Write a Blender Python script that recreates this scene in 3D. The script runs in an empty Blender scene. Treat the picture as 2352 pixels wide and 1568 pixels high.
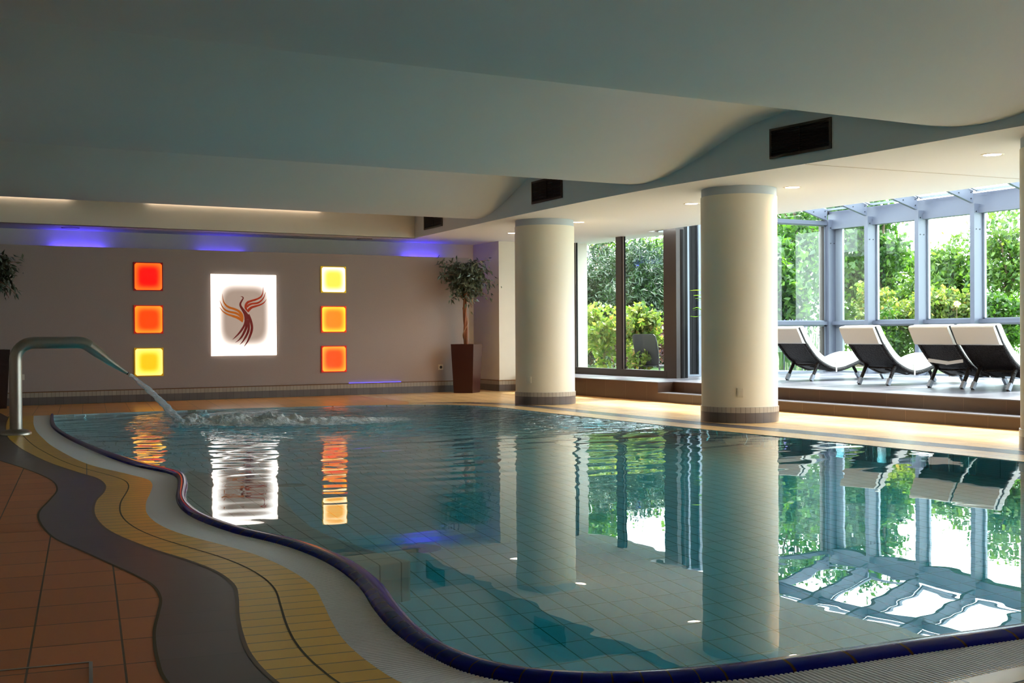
import bpy, bmesh, math, random
import numpy as np
from mathutils import Vector, Matrix, noise
from mathutils.geometry import tessellate_polygon
S = bpy.context.scene
COL = S.collection
PI = math.pi

# ------------------------------------------------------------------ camera, world, sun, exposure
FPX, YAW, PITCH, ROLL, CAMH = 2694.2, .50919, .0064262, .005924, 1.1
fw = Vector((math.sin(YAW)*math.cos(PITCH), math.cos(YAW)*math.cos(PITCH), -math.sin(PITCH)))
rt = Vector((math.cos(YAW), -math.sin(YAW), 0)); up = rt.cross(fw)
rt2 = rt*math.cos(ROLL)-up*math.sin(ROLL); up2 = up*math.cos(ROLL)+rt*math.sin(ROLL)
cd = bpy.data.cameras.new('camera'); cam = bpy.data.objects.new('camera', cd); COL.objects.link(cam)
cam.matrix_world = Matrix(((rt2.x, up2.x, -fw.x, 0), (rt2.y, up2.y, -fw.y, 0), (rt2.z, up2.z, -fw.z, CAMH), (0, 0, 0, 1)))
cd.sensor_width = 36; cd.lens = 36*FPX/2352; cd.clip_start = .05; cd.clip_end = 500
S.camera = cam
S.view_settings.view_transform = 'Standard'; S.view_settings.look = 'None'
S.view_settings.gamma = 1; S.view_settings.use_curve_mapping = False
S.view_settings.exposure = 0.0
w = bpy.data.worlds.new('world'); S.world = w; w.use_nodes = True
wn = w.node_tree.nodes; bg = wn['Background']
bg.inputs[0].default_value = (.78, .92, 1, 1); bg.inputs[1].default_value = 11.5
sd = bpy.data.lights.new('sun', 'SUN'); sd.energy = 17; sd.angle = math.radians(6); sd.color = (1, .95, .86)
sun = bpy.data.objects.new('sun', sd); COL.objects.link(sun)
sun.rotation_euler = Vector((-.62, -.10, -.80)).to_track_quat('-Z', 'Y').to_euler()
cy = S.cycles
cy.max_bounces = 8; cy.diffuse_bounces = 4; cy.glossy_bounces = 3; cy.transmission_bounces = 5; cy.use_light_tree = False; cy.use_adaptive_sampling = True; cy.adaptive_threshold = .03; cy.adaptive_min_samples = 16; cy.transparent_max_bounces = 16
cy.sample_clamp_indirect = 6; cy.use_denoising = True

# ------------------------------------------------------------------ object helpers
def tag(o, label=None, cat=None, group=None, kind=None):
    if label: o['label'] = label
    if cat: o['category'] = cat
    if group: o['group'] = group
    if kind: o['kind'] = kind
    return o
def empty(name, loc=(0, 0, 0), rz=0):
    o = bpy.data.objects.new(name, None); COL.objects.link(o); o.location = loc; o.rotation_euler = (0, 0, rz)
    o.empty_display_size = .1
    return o
def copy_tree(o, parent=None):
    c = o.copy(); COL.objects.link(c); c.parent = parent
    for ch in [x for x in bpy.data.objects if x.parent == o]:
        copy_tree(ch, c)
    return c
class MB:
    def __init__(s): s.v = []; s.f = []; s.uv = []
    def add(s, vs, fs, uvs=None):
        b = len(s.v); s.v += [tuple(p) for p in vs]
        for i, f in enumerate(fs):
            s.f.append(tuple(b+k for k in f)); s.uv.append(uvs[i] if uvs else None)
        return s
    def box(s, a, b):
        (x0, y0, z0), (x1, y1, z1) = a, b
        x0, x1 = min(x0, x1), max(x0, x1); y0, y1 = min(y0, y1), max(y0, y1); z0, z1 = min(z0, z1), max(z0, z1)
        V = [(x0, y0, z0), (x1, y0, z0), (x1, y1, z0), (x0, y1, z0), (x0, y0, z1), (x1, y0, z1), (x1, y1, z1), (x0, y1, z1)]
        return s.add(V, [(0, 3, 2, 1), (4, 5, 6, 7), (0, 1, 5, 4), (1, 2, 6, 5), (2, 3, 7, 6), (3, 0, 4, 7)])
    def bar(s, p, q, wd, h, upv=(0, 0, 1)):          # box along p->q
        p, q = Vector(p), Vector(q); d = (q-p).normalized(); u = Vector(upv)
        r = d.cross(u).normalized(); u = r.cross(d)
        V = [c+r*a*wd/2+u*b*h/2 for c in (p, q) for a, b in ((-1, -1), (1, -1), (1, 1), (-1, 1))]
        return s.add(V, [(0, 1, 2, 3), (7, 6, 5, 4), (0, 4, 5, 1), (1, 5, 6, 2), (2, 6, 7, 3), (3, 7, 4, 0)])
    def tube(s, pts, rads, n=12, cap=True, flat=1.0):
        pts = [Vector(p) for p in pts]
        if not hasattr(rads, '__len__'): rads = [rads]*len(pts)
        b = len(s.v); prev = None
        for i, p in enumerate(pts):
            t = (pts[min(i+1, len(pts)-1)]-pts[max(i-1, 0)]).normalized()
            if prev is None:
                a = Vector((0, 1, 0)) if abs(t.y) < .9 else Vector((1, 0, 0))
            else: a = prev
            a = (a-t*a.dot(t)).normalized(); c = t.cross(a); prev = a
            for k in range(n):
                th = 2*PI*k/n; q = p+(a*math.cos(th)+c*math.sin(th)*flat)*rads[i]; s.v.append(tuple(q))
        for i in range(len(pts)-1):
            for k in range(n):
                k2 = (k+1) % n
                s.f.append((b+i*n+k, b+i*n+k2, b+(i+1)*n+k2, b+(i+1)*n+k)); s.uv.append(None)
        if cap:
            s.f.append(tuple(b+k for k in reversed(range(n)))); s.uv.append(None)
            e = b+(len(pts)-1)*n; s.f.append(tuple(e+k for k in range(n))); s.uv.append(None)
        return s
    def lathe(s, prof, n=48, c=(0, 0), a0=0, a1=2*PI, uvr=None):   # prof [(r,z)]
        full = abs(a1-a0-2*PI) < 1e-6; b = len(s.v); m = len(prof)
        for k in range(n+(0 if full else 1)):
            th = a0+(a1-a0)*k/n
            for r, z in prof: s.v.append((c[0]+r*math.cos(th), c[1]+r*math.sin(th), z))
        for k in range(n):
            k2 = (k+1) % n if full else k+1
            for j in range(m-1):
                s.f.append((b+k*m+j, b+k2*m+j, b+k2*m+j+1, b+k*m+j+1))
                if uvr:
                    u0 = uvr*(a1-a0)*k/n; u1 = uvr*(a1-a0)*(k+1)/n; z0, z1 = prof[j][1], prof[j+1][1]
                    s.uv.append([(u0, z0), (u1, z0), (u1, z1), (u0, z1)])
                else: s.uv.append(None)
        return s
    def prism(s, poly, z0, z1, axis='z'):
        P = [Vector((p[0], p[1], 0)) for p in poly]
        if sum(P[i].x*P[(i+1) % len(P)].y-P[(i+1) % len(P)].x*P[i].y for i in range(len(P))) < 0: P.reverse()
        tr = tessellate_polygon([P]); n = len(P)
        def m(p, h):
            if axis == 'z': return (p.x, p.y, h)
            if axis == 'y': return (p.x, h, p.y)
            return (h, p.x, p.y)
        V = [m(p, z0) for p in P]+[m(p, z1) for p in P]
        F = [(a, b, c) for a, b, c in tr]+[(a+n, b+n, c+n) for a, b, c in tr]
        F += [(i, (i+1) % n, (i+1) % n+n, i+n) for i in range(n)]
        return s.add(V, F)
    def build(s, name, mat, parent=None, smooth=False, bevel=0, loc=None, recalc=True):
        me = bpy.data.meshes.new(name); me.from_pydata(s.v, [], s.f)
        if any(u for u in s.uv):
            ul = me.uv_layers.new(name='uv'); i = 0
            for f, u in zip(s.f, s.uv):
                for k in range(len(f)):
                    if u: ul.data[i].uv = u[k]
                    i += 1
        if recalc:
            bm = bmesh.new(); bm.from_mesh(me); bmesh.ops.recalc_face_normals(bm, faces=bm.faces); bm.to_mesh(me); bm.free()
        me.materials.append(mat)
        if smooth:
            me.shade_smooth()
            if smooth != 'all': me.set_sharp_from_angle(angle=math.radians(40))
        o = bpy.data.objects.new(name, me); COL.objects.link(o); o.parent = parent
        if loc: o.location = loc
        if bevel:
            m = o.modifiers.new('bevel', 'BEVEL'); m.width = bevel; m.segments = 2; m.limit_method = 'ANGLE'
        return o
def box(name, a, b, mat, parent=None, bevel=0): return MB().box(a, b).build(name, mat, parent, bevel=bevel)
def struct(o, label=None): o['kind'] = 'structure'; (label and tag(o, label)); return o

# ------------------------------------------------------------------ materials
def newmat(name):
    m = bpy.data.materials.new(name); m.use_nodes = True; nt = m.node_tree
    return m, nt, nt.nodes, nt.links, nt.nodes['Principled BSDF']
def N(nt, t, **kw):
    n = nt.nodes.new(t)
    for k, v in kw.items(): setattr(n, k, v)
    return n
def srgb(r, g, b):
    f = lambda c: (c/255/12.92 if c/255 <= .04045 else ((c/255+.055)/1.055)**2.4)
    return (f(r), f(g), f(b), 1)
def plain(name, col, rough=.5, metal=0, spec=.5, var=0, scale=8, bump=0):
    m, nt, nd, L, p = newmat(name)
    p.inputs['Base Color'].default_value = col; p.inputs['Roughness'].default_value = rough
    p.inputs['Metallic'].default_value = metal; p.inputs['Specular IOR Level'].default_value = spec
    if var or bump:
        g = N(nt, 'ShaderNodeNewGeometry'); no = N(nt, 'ShaderNodeTexNoise'); no.inputs['Scale'].default_value = scale; no.inputs['Detail'].default_value = 4
        L.new(g.outputs['Position'], no.inputs['Vector'])
        if var:
            mx = N(nt, 'ShaderNodeMix', data_type='RGBA'); L.new(no.outputs['Fac'], mx.inputs[0])
            mx.inputs[6].default_value = tuple(c*(1-var) for c in col[:3])+(1,); mx.inputs[7].default_value = tuple(min(1, c*(1+var)) for c in col[:3])+(1,)
            L.new(mx.outputs[2], p.inputs['Base Color'])
        if bump:
            b = N(nt, 'ShaderNodeBump'); b.inputs['Strength'].default_value = 1; b.inputs['Distance'].default_value = bump
            L.new(no.outputs['Fac'], b.inputs['Height']); L.new(b.outputs[0], p.inputs['Normal'])
    return m
def tiles(name, col, mortar, sx, sy, ang=0, gap=.004, rough=.4, axes='xy', var=.08, uv=False, off=0, bump=.0015, shift=(0, 0), spec=.5):
    m, nt, nd, L, p = newmat(name)
    if uv: src = N(nt, 'ShaderNodeUVMap').outputs[0]; sep = N(nt, 'ShaderNodeSeparateXYZ'); L.new(src, sep.inputs[0]); ax = ('X', 'Y')
    else:
        src = N(nt, 'ShaderNodeNewGeometry').outputs['Position']; sep = N(nt, 'ShaderNodeSeparateXYZ'); L.new(src, sep.inputs[0]); ax = tuple(a.upper() for a in axes)
    cmb = N(nt, 'ShaderNodeCombineXYZ'); L.new(sep.outputs[ax[0]], cmb.inputs[0]); L.new(sep.outputs[ax[1]], cmb.inputs[1])
    mp = N(nt, 'ShaderNodeMapping'); mp.inputs['Rotation'].default_value = (0, 0, ang); mp.inputs['Location'].default_value = (shift[0], shift[1], 0)
    L.new(cmb.outputs[0], mp.inputs[0])
    br = N(nt, 'ShaderNodeTexBrick', offset=off, squash=1); L.new(mp.outputs[0], br.inputs['Vector'])
    br.inputs['Scale'].default_value = 1; br.inputs['Brick Width'].default_value = sx; br.inputs['Row Height'].default_value = sy
    br.inputs['Mortar Size'].default_value = gap/2; br.inputs['Mortar Smooth'].default_value = .1
    br.inputs['Color1'].default_value = tuple(c*(1-var) for c in col[:3])+(1,); br.inputs['Color2'].default_value = tuple(min(1, c*(1+var)) for c in col[:3])+(1,)
    br.inputs['Mortar'].default_value = mortar
    L.new(br.outputs['Color'], p.inputs['Base Color']); p.inputs['Roughness'].default_value = rough; p.inputs['Specular IOR Level'].default_value = spec
    if bump:
        b = N(nt, 'ShaderNodeBump'); b.invert = True; b.inputs['Distance'].default_value = bump; L.new(br.outputs['Fac'], b.inputs['Height']); L.new(b.outputs[0], p.inputs['Normal'])
    return m
def emis(name, col, st):
    m, nt, nd, L, p = newmat(name); p.inputs['Base Color'].default_value = col
    p.inputs['Emission Color'].default_value = col; p.inputs['Emission Strength'].default_value = st; return m
GA = math.radians(9.2)
M = {}
M['ceil'] = plain('ceiling_paint', (.60, .655, .68, 1), .75, var=.03, scale=1.5)
M['soffit'] = plain('soffit_paint', (.77, .77, .77, 1), .6)
M['wallp'] = plain('wall_taupe_fabric', (.42, .345, .31, 1), .85, var=.06, scale=60, bump=.0006)
M['wallw'] = plain('wall_cream_plaster', (.80, .74, .62, 1), .8, var=.03, scale=5)
M['dark_wall'] = plain('wall_dim_plaster', (.50, .44, .38, 1), .85)
M['column'] = plain('column_cream_paint', (.82, .76, .62, 1), .55, var=.02, scale=3)
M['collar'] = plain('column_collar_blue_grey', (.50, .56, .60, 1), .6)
M['ochre_b'] = tiles('deck_tiles_lamplit', srgb(224, 160, 82), srgb(120, 88, 50), .33, .335, GA, .006, .3, shift=(.05, .12))  # same floor tile as the deck, orange lamp glow put into its colour
M['ochre'] = tiles('deck_tiles_daylit', srgb(234, 194, 134), srgb(140, 112, 76), .33, .335, GA, .006, .24, shift=(.05, .12))  # same floor tile, colour paled to stand for strong daylight
M['terra'] = tiles('deck_terracotta_tiles', srgb(200, 118, 62), srgb(88, 66, 36), .305, .335, GA, .008, .5, shift=(.19, .215))
M['band'] = tiles('deck_charcoal_tiles', srgb(82, 70, 66), srgb(60, 54, 48), 30, .335, GA, .005, .38, shift=(9, .215))
M['stripe'] = tiles('deck_grey_tiles', srgb(98, 96, 100), srgb(60, 58, 60), .3, .335, 0, .006, .22)
M['pool_tile'] = tiles('pool_floor_tiles', (.88, .92, .92, 1), (.30, .32, .20, 1), .127, .25, GA*.75, .007, .3, var=.03)
M['pool_wall_t'] = tiles('pool_wall_tiles', (.84, .86, .84, 1), (.25, .28, .2, 1), .25, .125, 0, .006, .3, axes='yz', var=.02)
M['bench_t'] = tiles('bench_tiles', (.66, .63, .55, 1), (.2, .19, .13, 1), .127, .25, GA*.5, .008, .3, var=.03)
M['base_dark'] = tiles('skirting_dark_tiles', srgb(104, 98, 96), srgb(70, 66, 62), .127, 5, 0, .004, .3, axes='xz', var=.1)
M['base_light'] = tiles('skirting_light_tiles', srgb(170, 160, 145), srgb(95, 85, 70), .0635, 5, 0, .004, .3, axes='xz', var=.06)
M['base_dark_u'] = tiles('column_dark_tiles', srgb(104, 98, 100), srgb(60, 56, 54), .118, 5, 0, .004, .3, uv=True, var=.08)
M['base_light_u'] = tiles('column_light_tiles', srgb(178, 170, 160), srgb(95, 88, 80), .059, 5, 0, .004, .3, uv=True, var=.05)
M['brass'] = plain('skirting_edge', srgb(120, 80, 40), .4)
M['riser'] = tiles('step_riser_tiles', srgb(66, 46, 34), srgb(110, 92, 76), .6, 5, 0, .004, .35, axes='yz', var=.10)
M['platform'] = tiles('platform_slate_tiles', srgb(96, 96, 104), srgb(70, 70, 76), .6, .6, 0, .004, .30, var=.05)
M['steel_b'] = plain('powder_coated_steel', srgb(92, 97, 112), .4, .0)
M['steel_d'] = plain('bronze_aluminium', srgb(70, 63, 60), .4, .1)
M['steel_k'] = plain('dark_aluminium', srgb(26, 25, 27), .6, .0, .2)
M['alu'] = plain('silver_aluminium', srgb(134, 141, 152), .4, .2)
M['bolt'] = plain('bolt_steel', srgb(60, 60, 64), .3, .9)
M['white_f'] = plain('white_frame', (.8, .8, .8, 1), .4)
M['inox'] = plain('brushed_stainless', (.42, .38, .32, 1), .36, 1, var=.05, scale=40)
M['rubber'] = plain('black_rubber', (.015, .015, .015, 1), .6)
M['grille'] = plain('vent_bronze_metal', srgb(64, 58, 52), .45, .3)
M['grille_k'] = plain('vent_dark_slats', srgb(30, 28, 28), .5, .2)
M['black'] = plain('shaft_black', (.01, .01, .01, 1), .9)  # shade of recesses as black colour: vents, gutter bed, door groove
M['pot'] = plain('planter_chocolate_lacquer', srgb(62, 30, 26), .35, spec=.4)
M['pot_d'] = plain('planter_umber_lacquer', srgb(48, 30, 26), .35)
M['soil'] = plain('potting_soil', (.03, .02, .012, 1), .95, bump=.01, scale=30)
M['bark_r'] = plain('twisted_bark', srgb(134, 84, 54), .7, var=.3, scale=25, bump=.004)
M['bark_l'] = plain('pale_vine_bark', srgb(170, 140, 110), .7)
M['bark'] = plain('tree_bark', srgb(110, 92, 72), .85, var=.3, scale=12, bump=.01)
M['cushion'] = plain('white_mattress_fabric', (.66, .63, .58, 1), .85, var=.02, scale=40, bump=.0008)
M['strapw'] = plain('white_strap', (.85, .85, .85, 1), .6)
M['plate'] = plain('switch_plastic', (.75, .68, .55, 1), .35)
M['plate_h'] = plain('socket_hole_dark', (.05, .04, .03, 1), .5)
M['chair_g'] = plain('grey_garden_plastic', srgb(52, 51, 54), .45)
M['grass'] = plain('garden_grass', (.10, .20, .04, 1), .9, var=.5, scale=3, bump=.03)
M['screen'] = plain('far_pale_wall', (.75, .85, .9, 1), .8)
def weave():
    m, nt, nd, L, p = newmat('dark_rattan_weave')
    g = N(nt, 'ShaderNodeTexCoord'); vo = N(nt, 'ShaderNodeTexVoronoi'); vo.inputs['Scale'].default_value = 55
    L.new(g.outputs['Object'], vo.inputs['Vector'])
    r = N(nt, 'ShaderNodeValToRGB'); r.color_ramp.elements[0].color = (.028, .020, .018, 1); r.color_ramp.elements[1].color = (.004, .003, .003, 1); r.color_ramp.elements[1].position = .7
    L.new(vo.outputs['Distance'], r.inputs[0]); L.new(r.outputs[0], p.inputs['Base Color'])
    b = N(nt, 'ShaderNodeBump'); b.invert = True; b.inputs['Distance'].default_value = .006; L.new(vo.outputs['Distance'], b.inputs['Height']); L.new(b.outputs[0], p.inputs['Normal'])
    p.inputs['Roughness'].default_value = .5; p.inputs['Specular IOR Level'].default_value = .25
    return m
M['rattan'] = weave()
def glass(name, tint=(.97, 1, .98, 1), refl=1.0):
    m, nt, nd, L, p = newmat(name); nd.remove(p); out = nd['Material Output']
    t = N(nt, 'ShaderNodeBsdfTransparent'); t.inputs[0].default_value = tint
    g = N(nt, 'ShaderNodeBsdfGlossy'); g.inputs['Roughness'].default_value = .0
    fr = N(nt, 'ShaderNodeFresnel'); ge = N(nt, 'ShaderNodeNewGeometry'); ma = N(nt, 'ShaderNodeMath', operation='MULTIPLY_ADD')
    ma.inputs[1].default_value = 1/1.5-1.5; ma.inputs[2].default_value = 1.5; L.new(ge.outputs['Backfacing'], ma.inputs[0]); L.new(ma.outputs[0], fr.inputs[0])   # same reflectance from both sides
    mu = N(nt, 'ShaderNodeMath', operation='MULTIPLY'); mu.inputs[1].default_value = refl
    mx = N(nt, 'ShaderNodeMixShader'); L.new(fr.outputs[0], mu.inputs[0]); L.new(mu.outputs[0], mx.inputs[0]); L.new(t.outputs[0], mx.inputs[1]); L.new(g.outputs[0], mx.inputs[2])
    L.new(mx.outputs[0], out.inputs[0]); return m
M['glass'] = glass('window_glass')
def leafmat(name, c1, c2, c3=None, trans=.45, rough=.45):
    m, nt, nd, L, p = newmat(name); out = nd['Material Output']
    g = N(nt, 'ShaderNodeNewGeometry'); r = N(nt, 'ShaderNodeValToRGB'); L.new(g.outputs['Random Per Island'], r.inputs[0])
    r.color_ramp.elements[0].color = c1; r.color_ramp.elements[1].color = c2
    if c3: e = r.color_ramp.elements.new(.93); e.color = c2; r.color_ramp.elements[-1].color = c3
    L.new(r.outputs[0], p.inputs['Base Color']); p.inputs['Roughness'].default_value = rough
    if trans:
        t = N(nt, 'ShaderNodeBsdfTranslucent'); mc = N(nt, 'ShaderNodeMix', data_type='RGBA', blend_type='MULTIPLY'); mc.inputs[0].default_value = 1
        L.new(r.outputs[0], mc.inputs[6]); mc.inputs[7].default_value = (1.5, 1.6, .8, 1); L.new(mc.outputs[2], t.inputs[0])
        mx = N(nt, 'ShaderNodeMixShader'); mx.inputs[0].default_value = trans
        L.new(p.outputs[0], mx.inputs[1]); L.new(t.outputs[0], mx.inputs[2]); L.new(mx.outputs[0], out.inputs[0])
    return m
M['lf_ficus'] = leafmat('ficus_leaves', srgb(50, 66, 54), srgb(108, 126, 110), None, .1, .3)
M['lf_green'] = leafmat('maple_leaves', srgb(30, 66, 20), srgb(82, 118, 40))
M['lf_mid'] = leafmat('broadleaf_leaves', srgb(44, 78, 30), srgb(104, 130, 56))
M['lf_lime'] = leafmat('lime_shrub_leaves', srgb(62, 96, 30), srgb(134, 142, 72), srgb(176, 130, 88))
M['lf_con'] = leafmat('conifer_sprays', srgb(14, 36, 20), srgb(50, 76, 40), None, .15)
M['lf_purple'] = leafmat('purple_leaves', srgb(50, 24, 36), srgb(96, 60, 70))
M['lf_strap'] = leafmat('strap_plant_leaves', srgb(70, 115, 20), srgb(130, 165, 45), None, .5)
M['lf_iris'] = leafmat('iris_blades', srgb(60, 95, 55), srgb(105, 130, 92))
M['petal'] = leafmat('pink_petals', srgb(235, 170, 170), srgb(250, 215, 210))

# ------------------------------------------------------------------ plan curves (metres)
R_IN = [(2.4,17.52),(2.14,15.45),(2.04,13.68),(2.06,11.71),(2.15,10.49),(2.23,9.85),(2.26,9.46),(2.15,8.84),(1.94,8.03),(1.86,7.5),(1.85,7.06),(1.91,6.5),(2.03,6.06),(2.08,5.6),(2.07,5.2),(2.0,4.75),(1.9,4.35),(1.82,3.97),(1.8,3.68),(1.84,3.43),(1.95,3.25),(2.15,3.12),(2.45,3.03),(2.8,2.985),(3.22,2.95),(3.79,2.89),(5.0,2.80),(6.4,2.95),(7.6,3.5),(8.3,4.5),(8.5,5.6)]
OFF = []
R_OUT = [(2.36,17.52),(2.08,15.45),(1.975,13.7),(1.97,11.7),(2.03,10.3),(2.13,9.72),(2.17,9.35),(2.08,8.86),(1.89,8.1),(1.79,7.55),(1.765,7.06),(1.82,6.47),(1.93,6.0),(1.97,5.6),(1.96,5.2),(1.90,4.78),(1.80,4.38),(1.725,4.0),(1.70,3.66),(1.73,3.37),(1.87,3.14),(2.1,3.0),(2.42,2.90),(2.8,2.85),(3.22,2.81),(3.79,2.75),(5.0,2.66),(6.45,2.82),(7.7,3.38),(8.43,4.42),(8.62,5.6)]
GUT = [(2.14,17.52),(1.95,16.0),(1.82,14.7),(1.75,13.6),(1.70,12.4),(1.72,10.69),(1.87,9.7),(1.935,9.25),(1.90,8.88),(1.79,8.43),(1.66,7.95),(1.56,7.45),(1.53,7.01),(1.56,6.6),(1.66,6.15),(1.73,5.8),(1.76,5.4),(1.74,4.94),(1.66,4.58),(1.58,4.26),(1.52,3.97),(1.49,3.66),(1.50,3.35),(1.62,3.0),(1.9,2.75),(2.4,2.62),(2.93,2.57),(3.4,2.57),(5.0,2.45),(6.6,2.6),(7.9,3.2),(8.65,4.3),(8.85,5.6)]
DRK = [(1.82,17.53),(1.66,16.3),(1.52,15.0),(1.43,13.95),(1.40,12.99),(1.40,12.13),(1.45,10.93),(1.55,9.98),(1.61,9.51),(1.59,9.05),(1.51,8.64),(1.38,8.19),(1.28,7.67),(1.235,7.2),(1.24,6.78),(1.31,6.24),(1.40,5.81),(1.45,5.45),(1.44,5.12),(1.38,4.85),(1.30,4.56),(1.23,4.27),(1.17,3.95),(1.15,3.6),(1.18,3.1),(1.4,2.6),(1.9,2.3),(3.0,2.15),(5.0,2.0),(6.8,2.1)]
TER = [(.75,17.53),(.7,16.3),(.75,15.0),(.85,13.5),(.98,12.3),(1.10,11.33),(1.22,10.48),(1.29,9.62),(1.25,8.98),(1.13,8.44),(.99,7.88),(.935,7.40),(.93,6.83),(.99,6.38),(1.06,5.9),(1.11,5.54),(1.13,5.28),(1.10,5.0),(1.03,4.73),(.95,4.43),(.88,4.05),(.85,3.75),(.86,3.1),(1.1,2.4),(1.9,1.9),(3.0,1.75),(5.0,1.6),(6.9,1.6)]
FAR = [(8.5,5.6),(8.56,6.5),(8.56,8.35),(8.46,10.17),(8.40,11.5),(8.40,13.8),(8.42,15.3),(8.28,16.1),(7.85,16.7),(7.1,17.05),(6.3,17.28),(5.2,17.44),(3.8,17.52),(2.4,17.52)]
def smooth(P, n=None, sub=10):
    P = [np.array(p, float) for p in P]; out = []
    for i in range(len(P)-1):
        p0 = P[max(i-1, 0)]; p1 = P[i]; p2 = P[i+1]; p3 = P[min(i+2, len(P)-1)]
        for k in range(sub):
            t = k/sub
            out.append(.5*((2*p1)+(-p0+p2)*t+(2*p0-5*p1+4*p2-p3)*t*t+(-p0+3*p1-3*p2+p3)*t**3))
    out.append(P[-1]); return np.array(out)
def arclen(A): return np.concatenate([[0], np.cumsum(np.linalg.norm(np.diff(A, axis=0), axis=1))])
def resample(A, n):
    s = arclen(A); t = np.linspace(0, s[-1], n); return np.stack([np.interp(t, s, A[:, 0]), np.interp(t, s, A[:, 1])], 1)
def match(A, B, n):
    """n points on A, and for each the matching point on B (monotone nearest)"""
    a = resample(A, n); b = resample(B, 4*n); out = []; j = 0
    for p in a:
        hi = min(len(b), j+int(.06*len(b))+6); d = np.linalg.norm(b[j:hi]-p, axis=1); j = j+int(d.argmin()); out.append(b[j])
    o = np.array(out); k = max(1, int(n*.011)); pad = np.pad(o, ((k, k), (0, 0)), 'edge')
    o = np.stack([np.convolve(pad[:, i], np.ones(2*k+1)/(2*k+1), 'valid') for i in (0, 1)], 1); o[0] = B[0]; o[-1] = B[-1]
    return a, o
cRI, cRO, cG, cD, cT = [smooth(c) for c in (R_IN, R_OUT, GUT, DRK, TER)]
cF = smooth(FAR)
def strip(name, A, B, mat, z, th=.02, mid=0, uvf=None):
    """flat band between two matched curves, with side skirts"""
    m = MB(); n = len(A); s = arclen(A); V = []
    for a, b in zip(A, B): V += [(a[0], a[1], z), (b[0], b[1], z), (a[0], a[1], z-th), (b[0], b[1], z-th)]
    F = []; U = []
    for i in range(n-1):
        k = 4*i; u0, u1 = (uvf(s[i]), uvf(s[i+1])) if uvf else (s[i], s[i+1])
        F.append((k, k+4, k+5, k+1)); U.append([(u0, 0), (u1, 0), (u1, 1), (u0, 1)])
        F.append((k, k+2, k+6, k+4)); U.append([(u0, 0)]*4)
        F.append((k+1, k+5, k+7, k+3)); U.append([(u0, 1)]*4)
    m.add(V, F, U); return m.build(name, mat)

# ------------------------------------------------------------------ floor
def tess(outer, holes, z, name, mat):
    loops = [[Vector((p[0], p[1], z)) for p in outer]]+[[Vector((p[0], p[1], z)) for p in h] for h in holes]
    allv = [v for l in loops for v in l]; return MB().add([tuple(v) for v in allv], tessellate_polygon(loops)).build(name, mat)
pool_loop = list(resample(cRI, 260))[:-1]+list(resample(cF, 160))[:-1]
hole = list(resample(cRO, 200))+list(resample(cF, 120))[6:-1]
XW0, YB = -2.5, -4.0
# ochre deck in its daylight-paled colour: around right and back of the pool and in front of the gutter
loop_w = list(resample(cRI, 200))[:-1]+list(resample(cF, 120))[:-1]
f1 = tess([(1.75, 20.95), (1.75, 17.52)]+[tuple(p) for p in resample(cF, 160)[::-1]]+[(8.86, 5.6)]+[tuple(p) for p in resample(cG, 260)[::-1] if p[0] > 2.8]+[(2.8, 1.9), (14, 1.9), (14, 20.95)], [], 0, 'floor', M['ochre'])
struct(f1)
bk = [tuple(p) for p in resample(cF, 200) if p[0] < 7.6 and p[1] > 16]
struct(tess([(1.8, 20.95), (1.8, 17.52)]+bk[::-1]+[(7.9, 17.6), (7.9, 20.95)], [], .0004, 'floor_back_lamplit', M['ochre_b']))  # overlay on the same floor, its colour carries the warm lamp glow
sub = tess([(XW0, YB), (14, YB), (14, 20.95), (XW0, 20.95)], [loop_w], -.022, 'floor_grout', plain('grout_bed', srgb(110, 90, 50), .8)); struct(sub)
f2 = tess([tuple(p) for p in resample(cT, 200)]+[(14, 1.6), (14, YB), (XW0, YB), (XW0, 17.53)], [], 0, 'floor_terracotta', M['terra']); struct(f2)
f3 = tess([tuple(p) for p in resample(cT, 240)]+[(7, 1.9), (2.85, 1.9)]+[tuple(p) for p in resample(cD, 240)[::-1] if not (p[0] > 2.8 and p[1] < 3)], [], .0008, 'floor_charcoal_band', M['band']); struct(f3)
box('floor_charcoal_corner', (XW0, 17.53, -.02), (1.80, 20.95, .0005), M['band'])['kind'] = 'structure'
M['yellow'] = tiles('deck_yellow_tiles', srgb(238, 184, 48), srgb(96, 78, 34), 9, .118, GA, .007, .34, var=.05)
f4 = tess([tuple(p) for p in resample(cD, 300) if not (p[0] > 2.8 and p[1] < 3)]+[(2.85, 2.2), (2.9, 2.55)]+[tuple(p) for p in resample(cG, 300)[::-1] if not (p[0] > 2.8)], [], .0016, 'floor_yellow_band', M['yellow']); struct(f4)
def joint(name, C, wd, z, mat):
    C = resample(C, 400); t = np.gradient(C, axis=0); t /= np.linalg.norm(t, axis=1)[:, None]; nn = np.stack([-t[:, 1], t[:, 0]], 1)*wd/2
    V = []
    for p, q in zip(C, nn): V += [(p[0]-q[0], p[1]-q[1], z), (p[0]+q[0], p[1]+q[1], z)]
    struct(MB().add(V, [(2*i, 2*i+2, 2*i+3, 2*i+1) for i in range(399)]).build(name, mat))
gm = plain('joint_olive', srgb(78, 66, 34), .7)
a, b = match(cG, cD, 300); keep = [i for i in range(300) if not (a[i][0] > 2.5 and a[i][1] < 3)]
joint('floor_joint_mid', np.array([(a[i]*.5+b[i]*.5) for i in keep]), .009, .0022, gm)
joint('floor_joint_yellow_edge', cD[:-30], .016, .0024, plain('joint_pale', srgb(110, 92, 74), .5))
joint('floor_joint_terracotta_edge', cT[:-30], .012, .0014, gm)
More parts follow.
